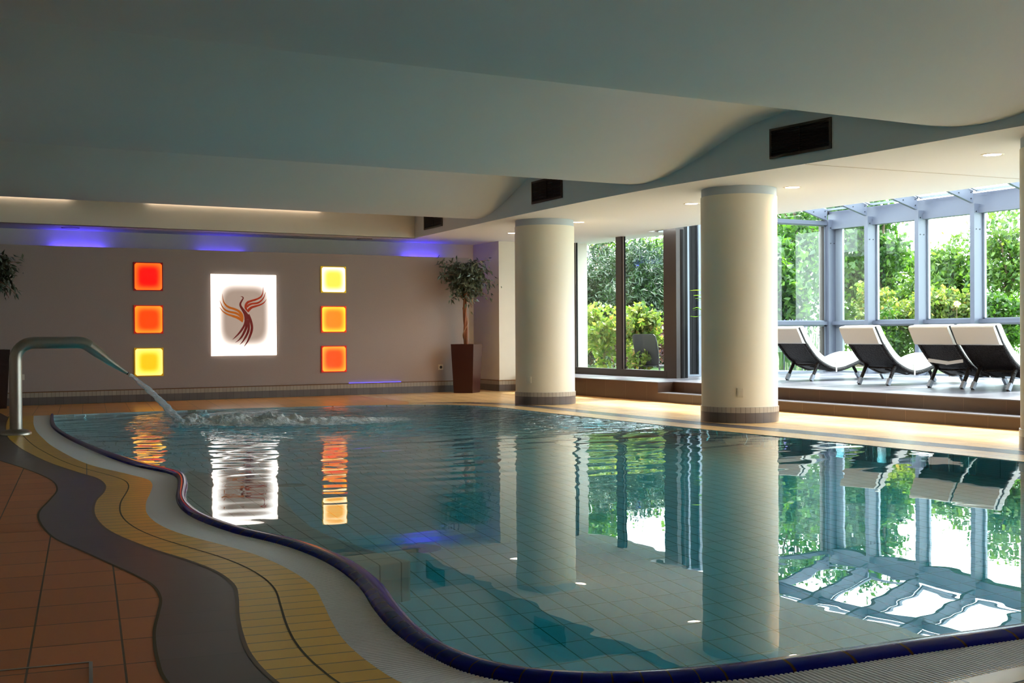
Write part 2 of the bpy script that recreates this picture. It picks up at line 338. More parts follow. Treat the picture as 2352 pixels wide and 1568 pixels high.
# the grey stripe that follows the far edge of the pool
sA = smooth([(8.95, 5.0), (9.03, 6.9), (8.96, 8.3), (8.9, 10.0), (8.80, 11.1), (8.78, 13.3), (8.82, 15.0), (8.70, 16.1), (8.35, 16.75), (7.7, 17.2)])
sB = smooth([(9.24, 5.0), (9.31, 6.9), (9.27, 8.4), (9.22, 10.1), (9.10, 11.3), (9.08, 13.5), (9.10, 15.2), (8.95, 16.35), (8.50, 16.97), (7.7, 17.25)])
a, b = match(sA, sB, 120); f5 = strip('floor_grey_stripe', a, b, M['stripe'], .001); struct(f5)
# white ribbed overflow grating: real ribs
def ribs():
    L_ = arclen(cRO)[-1]; pitch = .019; nr = int(L_/pitch); A, B = match(cRO, cG, nr+1); B = B+(B-A)*.12
    V = []; F = []
    for i in range(nr):
        a0, b0, a1, b1 = A[i], B[i], A[i+1], B[i+1]
        for t, z in ((0, -.008), (.18, .001), (.62, .001), (.8, -.008)):
            a_ = a0+(a1-a0)*t; b_ = b0+(b1-b0)*t; V.append((a_[0], a_[1], z)); V.append((b_[0], b_[1], z))
    for k in range(4*nr-1): F.append((2*k, 2*k+2, 2*k+3, 2*k+1))
    return MB().add(V, F)
gr = ribs().build('overflow_grating', plain('white_grating_plastic', (.86, .85, .82, 1), .45))
tag(gr, 'white ribbed overflow grating winding along the left and near edge of the pool', 'grating')
gb_a, gb_b = match(cRO, cG, 600); struct(strip('floor_gutter_bed', gb_a, gb_b, M['black'], -.012, .05))
# blue rounded rim tiles
def rimmat():
    m, nt, nd, L, p = newmat('cobalt_rim_tiles')
    uv = N(nt, 'ShaderNodeUVMap'); sp = N(nt, 'ShaderNodeSeparateXYZ'); L.new(uv.outputs[0], sp.inputs[0])
    fr = N(nt, 'ShaderNodeMath', operation='FRACT'); L.new(sp.outputs[0], fr.inputs[0])
    lt = N(nt, 'ShaderNodeMath', operation='LESS_THAN'); lt.inputs[1].default_value = .05; L.new(fr.outputs[0], lt.inputs[0])
    mx = N(nt, 'ShaderNodeMix', data_type='RGBA'); mx.inputs[6].default_value = srgb(8, 24, 130); mx.inputs[7].default_value = srgb(80, 60, 36)
    L.new(lt.outputs[0], mx.inputs[0]); L.new(mx.outputs[2], p.inputs['Base Color']); p.inputs['Roughness'].default_value = .15; p.inputs['Specular IOR Level'].default_value = .1
    return m
def rim():
    n = 700; A, B = match(cRI, cRO, n); s = arclen(A); V = []; F = []; U = []
    u = 0; us = [0]
    for i in range(1, n):
        x, y = A[i]; tl = .24 if x > 2.45 and y < 6 else (.085 if y < 4.6 else .13)
        u += (s[i]-s[i-1])/tl; us.append(u)
    prof = [(0, -.25), (0, .0), (.06, .014), (.25, .022), (.55, .023), (.82, .016), (.97, .004), (1.0, -.03)]; m = len(prof)
    for a_, b_ in zip(A, B):
        for t, z in prof: q = a_+(b_-a_)*t; V.append((q[0], q[1], z))
    for i in range(n-1):
        for j in range(m-1):
            F.append((i*m+j, (i+1)*m+j, (i+1)*m+j+1, i*m+j+1)); U.append([(us[i], prof[j][0]), (us[i+1], prof[j][0]), (us[i+1], prof[j+1][0]), (us[i], prof[j+1][0])])
    return MB().add(V, F, U)
ro = rim().build('pool_rim', rimmat(), smooth='all')
tag(ro, 'glossy cobalt blue rounded rim tiles between the water and the white grating', 'pool edge')

# ------------------------------------------------------------------ pool basin
PD = 1.25
P = resample(cRI, 200)
loopF = [tuple(p) for p in resample(cRI, 200)][:-1]+[tuple(p) for p in resample(cF, 120)][:-1]
pf = tess(loopF, [], -PD, 'floor_pool', M['pool_tile']); struct(pf)
m = MB(); n = len(loopF)
V = [(x, y, -.0) for x, y in loopF]+[(x, y, -PD) for x, y in loopF]
nR = 199
m.add(V, [(i, (i+1) % n, (i+1) % n+n, i+n) for i in range(n)]); struct(m.build('wall_pool', M['pool_wall_t']))
bench = [(2.83, 9.3), (2.82, 8.76), (2.66, 8.1), (2.55, 7.6), (2.47, 7.15), (2.44, 6.65), (2.47, 6.3), (2.5, 5.93), (2.56, 5.69), (2.0, 5.62)]
bl = [tuple(p) for p in resample(smooth(bench[:-1]), 60)]+[(2.0, 5.62), (1.86, 7.0), (1.9, 8.0), (2.1, 8.84), (2.2, 9.6), (2.5, 10.2)]
bo = MB().prism(bl, -PD-.02, -.45).build('wall_pool_bench', M['bench_t'], bevel=.02); struct(bo)
for (x, y), lb in (((3.23, 9.67), 'round pool floor drain cover under water near the reflected panel, the farther one'), ((3.11, 6.76), 'round pool floor drain cover under water just past the bench end')):
    t = empty('drain_cover', (x, y, -PD)); tag(t, lb, 'drain', 'round drain covers in the pool floor')
    MB().lathe([(0, .012), (.10, .012), (.125, .004), (.125, 0)], 40).build('cover', plain('drain_cover_beige', (.55, .52, .42, 1), .5), t, smooth=True)
    MB().lathe([(.0, .018), (.02, .018), (.03, .012)], 16).build('screw', M['bench_t'], t)
# water body
def watermat():
    m, nt, nd, L, p = newmat('pool_water'); nd.remove(p); out = nd['Material Output']
    gl = N(nt, 'ShaderNodeBsdfGlass'); gl.inputs['IOR'].default_value = 1.333; gl.inputs['Roughness'].default_value = 0
    L.new(gl.outputs[0], out.inputs['Surface'])
    va = N(nt, 'ShaderNodeVolumeAbsorption'); va.inputs[0].default_value = (.03, .875, .945, 1); va.inputs[1].default_value = .9
    L.new(va.outputs[0], out.inputs['Volume'])
    g = N(nt, 'ShaderNodeNewGeometry'); pos = g.outputs['Position']
    def math_(op, a, b=None):
        n = N(nt, 'ShaderNodeMath', operation=op)
        for i, q in enumerate((a, b)):
            if q is None: continue
            if isinstance(q, (int, float)): n.inputs[i].default_value = q
            else: L.new(q, n.inputs[i])
        return n.outputs[0]
    def dist(c):
        n = N(nt, 'ShaderNodeVectorMath', operation='DISTANCE'); L.new(pos, n.inputs[0]); n.inputs[1].default_value = c; return n.outputs['Value']
    def noise_(sc, det, dst=0, str_=(1, 1, 1)):
        mp = N(nt, 'ShaderNodeMapping'); mp.inputs['Scale'].default_value = str_; L.new(pos, mp.inputs[0])
        n = N(nt, 'ShaderNodeTexNoise'); n.inputs['Scale'].default_value = sc; n.inputs['Detail'].default_value = det; n.inputs['Distortion'].default_value = dst
        L.new(mp.outputs[0], n.inputs['Vector']); return math_('SUBTRACT', n.outputs['Fac'], .5)
    def fall(d, r, pw):   # exp(-(d/r)^pw)
        return math_('POWER', 2.718, math_('MULTIPLY', math_('POWER', math_('DIVIDE', d, r), pw), -1))
    d1 = dist((5.3, 14.4, 0)); d2 = dist((7.2, 13.6, 0)); d0 = dist((3.5, 14.3, 0))
    rough = math_('MAXIMUM', fall(d1, 2.3, 4), fall(d2, 2.4, 5))
    h = math_('MULTIPLY', math_('MULTIPLY', noise_(5, 3, .5), rough), .15)
    mid = fall(d1, 5.2, 3)
    h = math_('ADD', h, math_('MULTIPLY', math_('MULTIPLY', noise_(2.4, 1, .2, (.7, 1.3, 1)), mid), .030))
    ring = math_('MULTIPLY', math_('SINE', math_('ADD', math_('MULTIPLY', d1, 15.0), math_('MULTIPLY', noise_(.8, 2), 9))), math_('MULTIPLY', fall(d1, 6.2, 4), .0022))
    h = math_('ADD', h, ring)
    h = math_('ADD', h, math_('MULTIPLY', noise_(1.6, 2, .2), .0014))
    b = N(nt, 'ShaderNodeBump'); b.inputs['Distance'].default_value = 1; b.inputs['Strength'].default_value = 1
    L.new(h, b.inputs['Height']); L.new(b.outputs[0], gl.inputs['Normal'])
    return m
wl = [tuple(p) for p in resample(cRI, 260)][:-1]+[tuple(p) for p in resample(cF, 160)][:-1]
c0 = np.mean(wl, axis=0)
wt = [tuple(p) for p in wl]
m = MB(); n = len(wt); Vt = [Vector((x, y, 0)) for x, y in wt]; tr = tessellate_polygon([Vt])
m.add([(x, y, -.006) for x, y in wt]+[(x, y, -PD-.3) for x, y in wt], [tuple(t) for t in tr]+[tuple(i+n for i in t) for t in tr]+[(i, (i+1) % n, (i+1) % n+n, i+n) for i in range(n)])
wo = m.build('pool_water', watermat()); tag(wo, 'clear turquoise pool water, rippled at the far end and calm nearby', 'water', kind='stuff')

# ------------------------------------------------------------------ walls, soffit, wave ceiling
ZC = 2.888; YW = 20.2; YT = 20.92
struct(box('wall_back', (XW0, YW, .215), (10.33, YW+.12, 2.57), M['wallp']))
struct(box('wall_back_upper', (XW0, YT, -.02), (10.82, YT+.15, 3.6), M['wallw']))
struct(box('wall_pier', (10.80, 19.85, 0), (12.7, 21.05, 3.0), M['wallw']))
struct(box('wall_left', (XW0-.15, YB, -.05), (XW0, 21.05, 4.2), M['dark_wall']))
struct(box('wall_rear', (XW0-.15, YB-.15, -.05), (12.3, YB, 4.2), M['dark_wall']))
FYv = [-4, 4, 6.748, 9.39, 9.6, 10.419, 10.9, 12.32, 13.88, 16, 19.9]; FXv = [8.93, 8.93, 8.885, 8.826, 8.80, 8.70, 8.63, 8.586, 8.621, 8.74, 9.054]
ys = np.linspace(YB, 19.85, 120); fx = np.interp(ys, FYv, FXv); k = np.ones(9)/9; fx = np.convolve(np.pad(fx, 4, 'edge'), k, 'valid')
# soffit (right side strip + far strip)
so = [(float(x)+.006, float(y)) for x, y in zip(fx, ys)][:-1]+[(9.05, 19.856), (XW0, 19.856), (XW0, YT), (12.9, YT), (12.9, 16.9), (12.19, 16.9), (12.19, YB)]
struct(MB().prism(so, ZC, ZC+.12).build('ceiling_soffit', M['soffit']))
# fascia, a vertical face between soffit and wave ceiling
m = MB(); V = []
for x, y in zip(fx, ys): V += [(x, y, ZC), (x, y, 3.75), (x+.1, y, ZC), (x+.1, y, 3.75)]
F = []
for i in range(len(ys)-1):
    q = 4*i; F += [(q, q+4, q+5, q+1), (q+2, q+3, q+7, q+6), (q+1, q+5, q+7, q+3)]
struct(m.add(V, F).build('wall_fascia', M['ceil'], smooth=True))
struct(box('wall_coffer_back', (XW0, 19.85, ZC), (9.1, 19.97, 3.75), M['wallw']))
def wave(y): return 3.222-.255*math.cos(2*PI*(y-7.15)/4.82)
YS = np.linspace(YB, 19.86, 260); XS = np.linspace(XW0, 9.3, 12)
m = MB(); V = [(x, y, wave(y)) for y in YS for x in XS]; nx = len(XS)
F = [(j*nx+i, j*nx+i+1, (j+1)*nx+i+1, (j+1)*nx+i) for j in range(len(YS)-1) for i in range(nx-1)]
struct(m.add(V, F).build('ceiling', M['ceil'], smooth='all'), 'pale wavy suspended ceiling over the pool')
struct(box('ceiling_slab', (XW0-.15, YB-.15, 3.76), (12.25, 21.05, 3.9), M['dark_wall']))
struct(box('trim_1', (8.83, 9.33, ZC-.001), (8.836, 9.345, 3.6), M['dark_wall']))
# thin expansion joint across the soffit
struct(MB().bar((8.83, 9.38, ZC-.001), (12.19, 9.12, ZC-.001), .012, .004).build('trim_2', M['dark_wall']))
# dado skirting on back wall
def skirt(name, a, b, face):
    """tiled skirting: dark lower tiles, light upper row, thin edge; one structure with parts"""
    root = empty(name); struct(root)
    (x0, y0), (x1, y1) = a, b; tn = {'y': ('base_dark', 'base_light')}.get(face)
    md, ml = (M['base_dark'], M['base_light']) if face == 'y' else (M['base_dark_y'], M['base_light_y'])
    box('dark_tiles', (x0, y0, 0), (x1, y1, .125), md, root); box('light_tiles', (x0, y0, .125), (x1, y1, .20), ml, root)
    e = .006; box('edge_strip', (x0-(e if face == 'x' else 0), y0-(e if face == 'y' else 0), .20), (x1, y1, .213), M['brass'], root)
    return root
M['base_dark_y'] = tiles('skirting_dark_tiles_side', srgb(104, 98, 96), srgb(70, 66, 62), .127, 5, 0, .004, .3, axes='yz', var=.1)
M['base_light_y'] = tiles('skirting_light_tiles_side', srgb(170, 160, 145), srgb(95, 85, 70), .0635, 5, 0, .004, .3, axes='yz', var=.06)
skirt('baseboard_back', (XW0, YW-.02), (10.33, YW+.12), 'y')
skirt('baseboard_pier_side', (10.785, 19.85), (10.80, 20.92), 'x')
skirt('baseboard_pier_front', (10.785, 19.832), (11.2, 19.85), 'y')
skirt('baseboard_left', (XW0, YB), (XW0+.02, YW), 'x')

# ------------------------------------------------------------------ columns
def column(cx, cy, label, rot=0):
    root = empty('column', (cx, cy, 0), rot); tag(root, label, 'column', 'round cream columns', 'thing'); r = .47
    MB().lathe([(r, .17), (r, ZC-.10)], 96).build('shaft', M['column'], root, smooth='all')
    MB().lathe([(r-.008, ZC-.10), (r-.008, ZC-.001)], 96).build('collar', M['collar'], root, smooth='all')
    MB().lathe([(r+.012, 0), (r+.012, .125)], 96, uvr=r+.012).build('dark_tiles', M['base_dark_u'], root, smooth='all')
    MB().lathe([(r+.012, .125), (r+.012, .19), (r, .192)], 96, uvr=r+.012).build('light_tiles', M['base_light_u'], root, smooth=True)
    return root
column(9.52, 15.979, 'far round cream column standing left of the garden window')
column(9.64, 11.432, 'large round cream column in the middle between garden window and loungers')
column(9.77, 6.88, 'nearest round column, a sliver of it at the right edge of the photo')
def plate(name, c, ang, r, z, label, s=(.085, .10), socket=False):
    root = empty(name, (c[0]+r*math.cos(ang), c[1]+r*math.sin(ang), z), ang); tag(root, label, 'switch' if not socket else 'socket')
    box('cover', (0, -s[0]/2, -s[1]/2), (.012, s[0]/2, s[1]/2), M['plate'], root, bevel=.003)
    if socket:
        MB().tube([(.010, 0, 0), (.0135, 0, 0)], .028, 20).build('socket_face', M['plate_h'], root)
    else:
        box('rocker', (.012, -s[0]*.33, -s[1]*.36), (.016, s[0]*.33, s[1]*.36), M['plate'], root, bevel=.002)
    return root
plate('light_switch', (9.52, 15.979), math.radians(207), .47, .385, 'small switch plate low on the left side of the far column')
plate('light_switch', (9.64, 11.432), math.radians(231), .47, .37, 'small switch plate low on the large middle column', (.075, .11))
plate('wall_socket', (9.715, YW), -PI/2, 0, .475, 'cream wall socket low beside the planter on the taupe wall', (.10, .105), True)
plate('light_switch', (2.31, YW), -PI/2, 0, .455, 'small cream wall switch just right of the steel water spout post', (.05, .09))

# ------------------------------------------------------------------ steps and platform
XF, X2, Z1, Z2 = 11.212, 11.53, .148, .315
YS0 = 15.29
struct(box('floor_step_lower', (XF, -2, 0), (X2+.1, YS0, Z1-.012), M['riser'])); struct(box('floor_step_lower_tread', (XF-.006, -2, Z1-.012), (X2+.1, YS0, Z1), M['platform']))
struct(box('floor_platform_riser', (X2, -2, 0), (12.6, YS0, Z2-.012), M['riser']))
struct(box('floor_platform_end', (XF, YS0, 0), (12.6, 19.86, Z2-.012), M['riser']))
struct(MB().prism([(XF-.006, YS0), (XF-.006, 19.86), (12.95, 19.86), (16.9, 19.86), (16.9, -2), (X2-.006, -2), (X2-.006, YS0)], Z2-.012, Z2).build('floor_platform', M['platform']))
struct(box('floor_platform_core', (12.6, -2, 0), (16.9, 17.15, Z2-.013), M['riser']))

# ------------------------------------------------------------------ windows
def pane(name, a, b, frame_w, mat_f, n, horizontal=None, kind='x', label=None, fd=.05):
    """rectangular glazed bay in plane x=const (kind x) or y=const (kind y)"""
    root = empty('window_%d' % n); struct(root, label); (u0, z0), (u1, z1), c = a, b, name
    fr = MB()
    def bx(ua, za, ub, zb, d=fd):
        if kind == 'x': fr.box((c-d/2, ua, za), (c+d/2, ub, zb))
        else: fr.box((ua, c-d/2, za), (ub, c+d/2, zb))
    w_ = frame_w
    bx(u0, z0, u0+w_, z1); bx(u1-w_, z0, u1, z1); bx(u0, z0, u1, z0+w_); bx(u0, z1-w_, u1, z1)
    fr.build('frame', mat_f, root)
    g = MB()
    if kind == 'x': g.add([(c, u0, z0), (c, u1, z0), (c, u1, z1), (c, u0, z1)], [(0, 1, 2, 3)])
    else: g.add([(u0, c, z0), (u1, c, z0), (u1, c, z1), (u0, c, z1)], [(0, 1, 2, 3)])
    g.build('pane', M['glass'], root)
    return root
wid = [0]
def win(*a, **k): wid[0] += 1; return pane(*a, n=wid[0], **k)
# garden window in the building line (two lights)
XL = 12.38
for (y0, y1, lb) in ((18.03, 19.68, 'left light of the bronze garden window'), (16.55, 18.03, 'right light of the bronze garden window')):
    root = win(XL, (y0, Z2), (y1, 3.0), frame_w=.09, mat_f=M['steel_d'], label=lb, fd=.09)
    box('bottom_rail', (XL-.05, y0, Z2), (XL+.05, y1, Z2+.125), M['steel_d'], root)
    box('glazing_bead', (XL+.0, y1-.125, Z2+.12), (XL+.03, y1-.09, ZC), M['steel_k'], root)
    box('white_bead', (XL-.01, y1-.108, Z2+.12), (XL+.0, y1-.100, ZC), M['white_f'], root)
struct(box('wall_window_side', (12.3, 19.66, 0), (12.7, 19.9, 3.0), M['wallw']))
def post(n, a, b, mat): struct(box('trim_%d' % n, a, b, mat))
post(3, (12.33, 16.27, Z2), (12.50, 16.545, 3.0), M['steel_d']); 
struct(MB().tube([(12.46, 16.30, Z2), (12.46, 16.30, ZC)], .055, 20).build('trim_4', M['steel_k'], smooth=True))
post(5, (12.50, 16.33, Z2), (12.62, 16.45, 3.0), M['steel_k'])
struct(MB().bar((12.62, 16.42, Z2+1.4), (13.09, 17.06, Z2+1.4), .02, 2.8).build('trim_6', M['steel_k']))
post(7, (13.085, 17.0, Z2), (13.18, 17.12, 3.25), M['alu'])
post(8, (13.39, 17.0, Z2), (13.45, 17.12, 3.25), M['alu'])
root = empty('door_1'); struct(root, 'narrow dark closed door panel beside the silver post')
box('panel', (13.18, 17.04, Z2+.03), (13.39, 17.09, 3.2), M['steel_k'], root); box('groove_shade_strip', (13.275, 17.035, Z2+.03), (13.283, 17.04, 3.2), M['black'], root); box('threshold', (13.18, 17.0, Z2), (13.39, 17.1, Z2+.03), M['alu'], root)  # groove is a flat black strip, its shade given as colour

# conservatory
XG = 16.8; YE = 17.13; ZB = 3.24
tn = [8]
def trim(o): tn[0] += 1; o.name = 'trim_%d' % tn[0]; struct(o); return o
posts_y = [16.0-1.2*i for i in range(15)]
def bolt(root, p):
    MB().tube([p, Vector(p)+Vector((0, -.008, 0))], .011, 10).build('bolt', M['bolt'], root, smooth=True)
PL = ['grey steel post of the glazed wall, nearest to the wide corner post', 'grey steel post rising behind the head of the pair of loungers', 'grey steel post of the glazed wall nearest the right photo edge']
def steel_post(i, y):
    if i > 2:
        struct(box('trim_%d' % (60+i), (XG-.24, y-.045, Z2), (XG-.02, y+.045, 3.26), M['steel_b'])); struct(box('trim_%d' % (80+i), (XG-.02, y-.06, Z2), (XG+.03, y+.06, 3.26), M['alu'])); return
    root = empty('steel_post', (XG, y, Z2)); tag(root, PL[i], 'post', 'steel posts of the glazed wall', 'thing')
    box('stem', (-.24, -.045, 0), (-.02, .045, 2.95), M['steel_b'], root)
    box('flange', (-.02, -.06, 0), (.03, .06, 2.95), M['alu'], root)
    for dx in (-.10, -.19):
        for z in (2.82, 2.52): bolt(root, (dx, -.045, z))
for i, y in enumerate(posts_y): steel_post(i, y)
cr = empty('corner_post', (XG, YE, Z2)); tag(cr, 'wide grey corner post where the glazed end wall meets the long glazed wall', 'post')
box('stem', (-.20, -.12, 0), (.0, .06, 2.98), M['steel_b'], cr); box('end_wall_flange', (-.30, -.02, 0), (-.20, .05, 2.98), M['steel_d'], cr)
box('long_wall_flange', (-.02, -.30, 0), (.03, -.12, 2.95), M['alu'], cr)
for dx in (-.06, -.15):
    for z in (2.82, 2.52): bolt(cr, (dx, -.12, z))
# long wall bays
edges = [YE]+posts_y
for i in range(len(edges)-1):
    y1, y0 = edges[i]-.05, edges[i+1]+.05
    win(XG, (y0, Z2), (y1, 1.24), frame_w=.03, mat_f=M['alu'], label='lower pane of glazed wall bay'); win(XG, (y0, 1.30), (y1, ZB), frame_w=.03, mat_f=M['alu'], label='upper pane of glazed wall bay')
trim(box('t', (XG-.12, -2, 1.24), (XG+.03, YE-.12, 1.31), M['steel_b']))
trim(box('t', (XG-.10, -2, 3.20), (XG+.06, YE, 3.46), M['steel_b']))
trim(box('t', (XG-.13, -2, 3.11), (XG+.02, YE, 3.205), M['steel_b']))
trim(box('t', (XG-.05, -2, Z2), (XG+.05, YE, Z2+.035), M['alu']))
# end wall
win(YE, (13.45, Z2), (15.0, 1.24), frame_w=.03, mat_f=M['alu'], kind='y'); win(YE, (15.0, Z2), (XG-.2, 1.24), frame_w=.03, mat_f=M['alu'], kind='y')
win(YE, (13.45, 1.30), (15.0, 3.2), frame_w=.03, mat_f=M['alu'], kind='y'); win(YE, (15.0, 1.30), (XG-.2, 3.2), frame_w=.03, mat_f=M['alu'], kind='y')
trim(box('t', (13.45, YE-.08, 1.24), (XG-.2, YE+.03, 1.31), M['steel_b'])); trim(box('t', (13.1, YE-.08, 3.19), (XG, YE+.03, 3.27), M['steel_b']))
trim(box('t', (13.1, YE-.04, Z2), (XG-.2, YE+.04, Z2+.035), M['alu']))
SL = .27
def zr(x): return 3.47+SL*(XG-.05-x)
XR = 12.15
wid[0] += 1; root = empty('window_%d' % wid[0]); struct(root, 'triangular glazing above the end wall rail')
MB().add([(13.1, YE, 3.27), (XG, YE, 3.27), (XG, YE, zr(XG)), (13.1, YE, zr(13.1))], [(0, 1, 2, 3)]).build('pane', M['glass'], root)
MB().bar((12.2, YE, zr(12.2)-.04), (XG, YE, zr(XG)-.04), .06, .07).build('frame', M['steel_k'], root)
# rafters, with bolts
RL = ['steel rafter of the glass roof above the wide glazed corner post', 'steel rafter of the glass roof, next one right of the corner rafter', 'steel rafter of the glass roof above the middle glazed bay', 'steel rafter of the glass roof left of the last skylight on the right', 'steel rafter cut off by the right edge of the photo']
def rafter(i, y):
    zt = zr(XG-.1)-.03; prof = [(XG-.245, zt+SL*.115), (12.15, zt+SL*4.52), (12.15, zt-.21+SL*4.52), (XG-.245, zt-.21+SL*.115)]
    if i > 4: struct(MB().prism(prof, y-.03, y+.03, 'y').build('trim_%d' % (100+i), M['steel_b'])); return
    root = empty('rafter', (XG, y, 3.3)); tag(root, RL[i], 'rafter', 'steel rafters of the glass roof', 'thing')
    MB().prism([(a-XG, b-3.3) for a, b in prof], -.03, .03, 'y').build('beam', M['steel_b'], root)
    for dx, dz in ((-.30, -.045), (-.30, -.15), (-.60, -.045), (-.60, -.15)): bolt(root, (dx, -.03, zt-3.3+dz+SL*(-dx-.13)))
for i, y in enumerate([YE-.1]+posts_y): rafter(i, y)
for xx in (15.33, 13.8): trim(MB().bar((xx, -2, zr(xx)-.10), (xx, YE, zr(xx)-.10), .08, .14).build('t', M['steel_b']))
# skylight panes
for i in range(len(edges)-1):
    y1, y0 = edges[i]-.03, edges[i+1]+.03
    for xa, xb in ((XG-.16, 15.37), (15.29, XR)):
        wid[0] += 1; root = empty('window_%d' % wid[0]); struct(root, 'glass roof light between two rafters')
        MB().add([(xa, y0, zr(xa)), (xa, y1, zr(xa)), (xb, y1, zr(xb)), (xb, y0, zr(xb))], [(0, 1, 2, 3)]).build('pane', M['glass'], root)
        f = MB()
        for s_, yy in ((1, y0+.02), (-1, y1-.02)): f.bar((xa, yy, zr(xa)-.01), (xb, yy, zr(xb)-.01), .04, .03)
        f.box((xa-.03, y0, zr(xa)-.03), (xa, y1, zr(xa)+.01)); f.build('frame', M['alu'], root)
struct(box('wall_roof_upstand', (12.0, -2, ZC+.12), (12.16, 21.0, zr(12.16)+.1), M['soffit']))
struct(box('wall_conservatory_near', (11.6, -2.15, 0), (XG+.1, -2, 5), M['dark_wall']))
struct(box('wall_right_near', (12.2, YB-.1, 0), (12.35, -2, 4), M['dark_wall']))

# ------------------------------------------------------------------ lamps, vents, ceiling fittings
M['lamp'] = emis('downlight_glow', (1, .86, .70, 1), 14)
M['ring'] = plain('downlight_ring', (.7, .62, .55, 1), .35, .3)
LPOS = [(10.16, 18.145, 'farthest downlight, half hidden behind the far column'), (10.13, 15.927, 'ceiling downlight just right of the far column'), (10.10, 12.968, 'ceiling downlight left of the large middle column'), (10.09, 10.954, 'ceiling downlight right of the large middle column'), (10.06, 8.012, 'nearest ceiling downlight, at the far right of the soffit')]
def downlight(x, y, lb):
    root = empty('downlight', (x, y, ZC)); tag(root, lb, 'light', 'downlights in the soffit')
    MB().lathe([(.088, .0), (.10, -.006), (.112, -.004), (.114, .0)], 40).build('ring', M['ring'], root, smooth='all')
    MB().lathe([(0, -.003), (.086, -.003)], 40).build('lens', M['lamp'], root)
    l = bpy.data.lights.new('downlight', 'SPOT'); l.energy = 90; l.color = (1, .52, .26); l.spot_size = math.radians(150); l.spot_blend = .9; l.shadow_soft_size = .08
    o = bpy.data.objects.new('lamp_beam', l); COL.objects.link(o); o.parent = root; o.location = (0, 0, -.02)
for p in LPOS: downlight(*p)
for (x, y), lb in (((3.08, 20.40), 'flush round ceiling speaker above the left blue wall glow'), ((8.27, 20.42), 'flush round ceiling speaker above the right column of square lights')):
    root = empty('ceiling_speaker', (x, y, ZC)); tag(root, lb, 'speaker', 'flush round ceiling speakers')
    MB().lathe([(.12, 0), (.13, -.008), (.145, -.005), (.147, 0)], 40).build('ring', M['brass'], root, smooth='all')
    MB().lathe([(0, -.004), (.12, -.004)], 40).build('grille_cloth', M['soffit'], root)
def vent(y0, y1, z0, z1, lb, nm=M['grille']):
    x0, x1 = [float(np.interp(v, ys, fx)) for v in (y0, y1)]; ang = math.atan2(y1-y0, x1-x0)-PI/2
    L_ = math.hypot(x1-x0, y1-y0)
    root = empty('vent_grille', (x0-.004, y0, z0), ang); tag(root, lb, 'vent', 'dark air vents in the fascia')
    h = z1-z0; f = .028; m = MB()
    m.box((-.014, 0, 0), (0, L_, f)).box((-.014, 0, h-f), (0, L_, h)).box((-.014, 0, f), (0, f, h-f)).box((-.014, L_-f, f), (0, L_, h-f)).build('frame', nm, root)
    box('shaft', (-.002, f, f), (0.0, L_-f, h-f), M['black'], root)  # thin black sheet painted as the dark of the opening, no real shaft
    m = MB(); n = 11
    for i in range(n):
        z = f+(h-2*f)*(i+.5)/n; m.bar((-.008, f, z), (-.008, L_-f, z), .012, .004)
    box('divider', (-.013, L_/2-.006, f), (-.003, L_/2+.006, h-f), M['grille_k'], root)
    m.build('slats', M['grille_k'], root)
vent(8.99, 9.855, 3.0, 3.325, 'largest dark air vent in the fascia, nearest the camera')
vent(13.98, 14.905, 3.0, 3.328, 'middle dark air vent in the fascia left of the large column')
vent(18.465, 19.36, 2.99, 3.31, 'farthest dark air vent in the fascia, partly hidden by the ceiling wave')
# blue led strips hidden behind the taupe wall board
M['blue'] = emis('blue_led', (.08, .05, 1, 1), 18)
for x0, x1, lb in ((2.75, 3.60, 'blue strip light glowing behind the left end of the taupe wall board'), (5.10, 5.95, 'blue strip light glowing above the lit bird panel'), (8.95, 9.70, 'blue strip light glowing above the right potted tree')):
    st = .5 if 5 < x0 < 6 else 1
    root = empty('led_strip', (x0*1.035, YT-.06, 2.555)); tag(root, lb, 'light', 'blue strip lights behind the wall board')
    box('housing', (0, -.04, -.03), (x1-x0, .03, 0), M['white_f'], root)
    box('tube', (0, -.03, 0), (x1-x0, .02, .02), M['blue'] if st == 1 else emis('blue_led_dim', (.08, .05, 1, 1), 7), root)
root = empty('led_strip', (7.85, YW-.016, .215)); tag(root, 'thin blue light leaking out on top of the skirting right of the square lights', 'light')
box('tube', (0, -.012, 0), (1.03, .012, .008), emis('blue_leak_glow', (.10, .08, 1, 1), 2.2), root)  # glowing bar stands for blue light leaking under the wall board
# warm strip lights hidden above the last ceiling wave
M['warm'] = emis('warm_led', (1, .80, .62, 1), 5)
for x0, x1, lb in ((1.5, 3.0, 'warm strip light hidden above the last ceiling wave, left one'), (4.2, 7.2, 'warm strip light hidden above the last ceiling wave, right one')):
    root = empty('led_strip', (x0, 19.80, 3.32)); tag(root, lb, 'light')
    box('tube', (0, 0, 0), (x1-x0, .03, .02), M['warm'], root); box('housing', (0, 0, .02), (x1-x0, .05, .04), M['white_f'], root)

